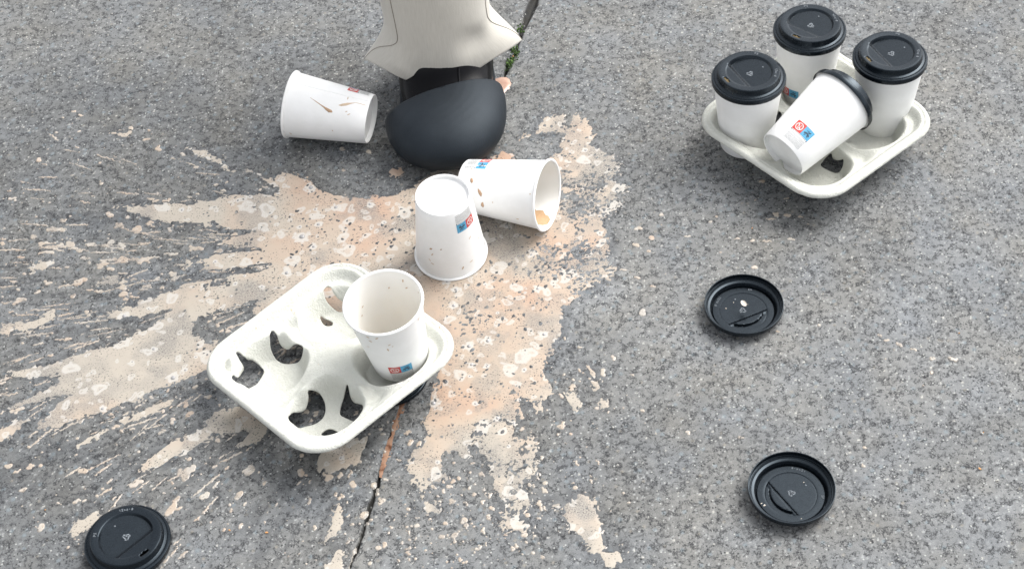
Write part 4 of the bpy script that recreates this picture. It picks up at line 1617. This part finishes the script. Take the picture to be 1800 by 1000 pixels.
drip(cup_d, [(150, .004, .5), (158, .03, 1.1), (156, .06, .8), (163, .085, 1.1), (166, .100, .5)], DRIP2, w=0.0060, h=0.0004)


def pool(parent, a0, a1, z0, z1, mat):
    """coffee lying on the lining of a fallen cup"""
    vs, fc = [], []
    na, nz = 14, 10
    for k in range(nz + 1):
        z = z0 + (z1 - z0) * k / nz
        hw = (a1 - a0) / 2 * (0.25 + 0.75 * math.sin(math.pi * min(1, 0.15 + 0.85 * k / nz)) ** 0.6) * (1 + 0.15 * math.sin(k * 2.1))
        for i in range(na + 1):
            a = R((a0 + a1) / 2 + hw * (2 * i / na - 1))
            r = cup_r(z) - 0.0012
            vs.append((r * math.cos(a), r * math.sin(a), z))
    for k in range(nz):
        for i in range(na):
            b = k * (na + 1) + i
            fc.append((b, b + na + 1, b + na + 2, b + 1))
    return mesh_obj('coffee_residue', vs, fc, mat, parent)


pool(cup_d, 150, 196, 0.060, 0.103, mat_plain('coffee_remains', (0.52, 0.34, 0.20), 0.25))

_fv = [(0.0293 * math.cos(2 * math.pi * i / 40), 0.0293 * math.sin(2 * math.pi * i / 40), 0.0079) for i in range(40)]
mesh_obj('coffee_residue', _fv, [tuple(range(40))], mat_plain('faint_coffee', (0.80, 0.64, 0.47), 0.3), cup_a)


def lid_flecks(parent, items, inv):
    """dried splashes of milky coffee on a lid; x, y, radius in the lid's own frame"""
    rg = random.Random(9)
    vs, fc = [], []
    for (x, y, r) in items:
        z = 0.0128 if inv else 0.0163
        s_ = -1 if inv else 1
        b = len(vs)
        for i in range(9):
            a = 2 * math.pi * i / 9
            k = rg.uniform(0.7, 1.2)
            vs.append((x + r * k * math.cos(a), y + 0.7 * r * k * math.sin(a), z))
        vs.append((x, y, z + s_ * 0.0003))
        for i in range(9):
            fc.append((b + i, b + (i + 1) % 9, b + 9))
    o = mesh_obj('coffee_specks', vs, fc, DROPS, parent)
    o['kind'] = 'stuff'


lid_flecks(lid2, [(0.031, 0.004, 0.0021), (0.0322, 0.0075, 0.0013), (0.010, -0.030, 0.0009), (-0.020, 0.004, 0.0009)], True)
lid_flecks(lid1, [(-0.012, 0.016, 0.0011), (-0.006, -0.009, 0.0008), (-0.016, 0.004, 0.0008)], True)


def tray_specks(tray, spots):
    """small splashes of coffee on the pulp, each laid on the nearest bit of its surface"""
    me = tray.data
    co = np.zeros(len(me.vertices) * 3)
    me.vertices.foreach_get('co', co)
    co = co.reshape(-1, 3)
    no = np.zeros(len(me.vertices) * 3)
    me.vertices.foreach_get('normal', no)
    no = no.reshape(-1, 3)
    MW = np.array(tray.matrix_world)
    W = co @ MW[:3, :3].T + MW[:3, 3]
    d = W - OR
    q = np.stack([900 + CAM_F * (d @ RI) / (d @ FW), 500 + CAM_F * (d @ DN) / (d @ FW)], -1)
    rg = random.Random(4)
    vs, fc = [], []
    for (px, py, r) in spots:
        i = int(np.argmin(np.hypot(q[:, 0] - px, q[:, 1] - py)))
        c, n = Vector(co[i]), Vector(no[i]).normalized()
        t = n.orthogonal().normalized()
        u = n.cross(t)
        b = len(vs)
        for k in range(9):
            a = 2 * math.pi * k / 9
            rr = r * rg.uniform(0.55, 1.25)
            vs.append(c + t * rr * math.cos(a) + u * rr * 0.6 * math.sin(a) + n * 0.0003)
        vs.append(c + n * 0.0008)
        for k in range(9):
            fc.append((b + k, b + (k + 1) % 9, b + 9))
    o = mesh_obj('coffee_specks', vs, fc, DRIP2, tray)
    o['kind'] = 'stuff'


bpy.context.view_layer.update()
tray_specks(tray_a, [(565, 470, .0016), (512, 545, .0024), (518, 550, .0012), (424, 579, .0012), (450, 575, .0010), (700, 672, .0009), (600, 464, .0008), (773, 576, .0014),
                     (540, 590, .0009), (470, 560, .0008), (410, 600, .0008), (620, 700, .0008), (560, 640, .0007), (495, 745, .0008), (655, 735, .0007)])
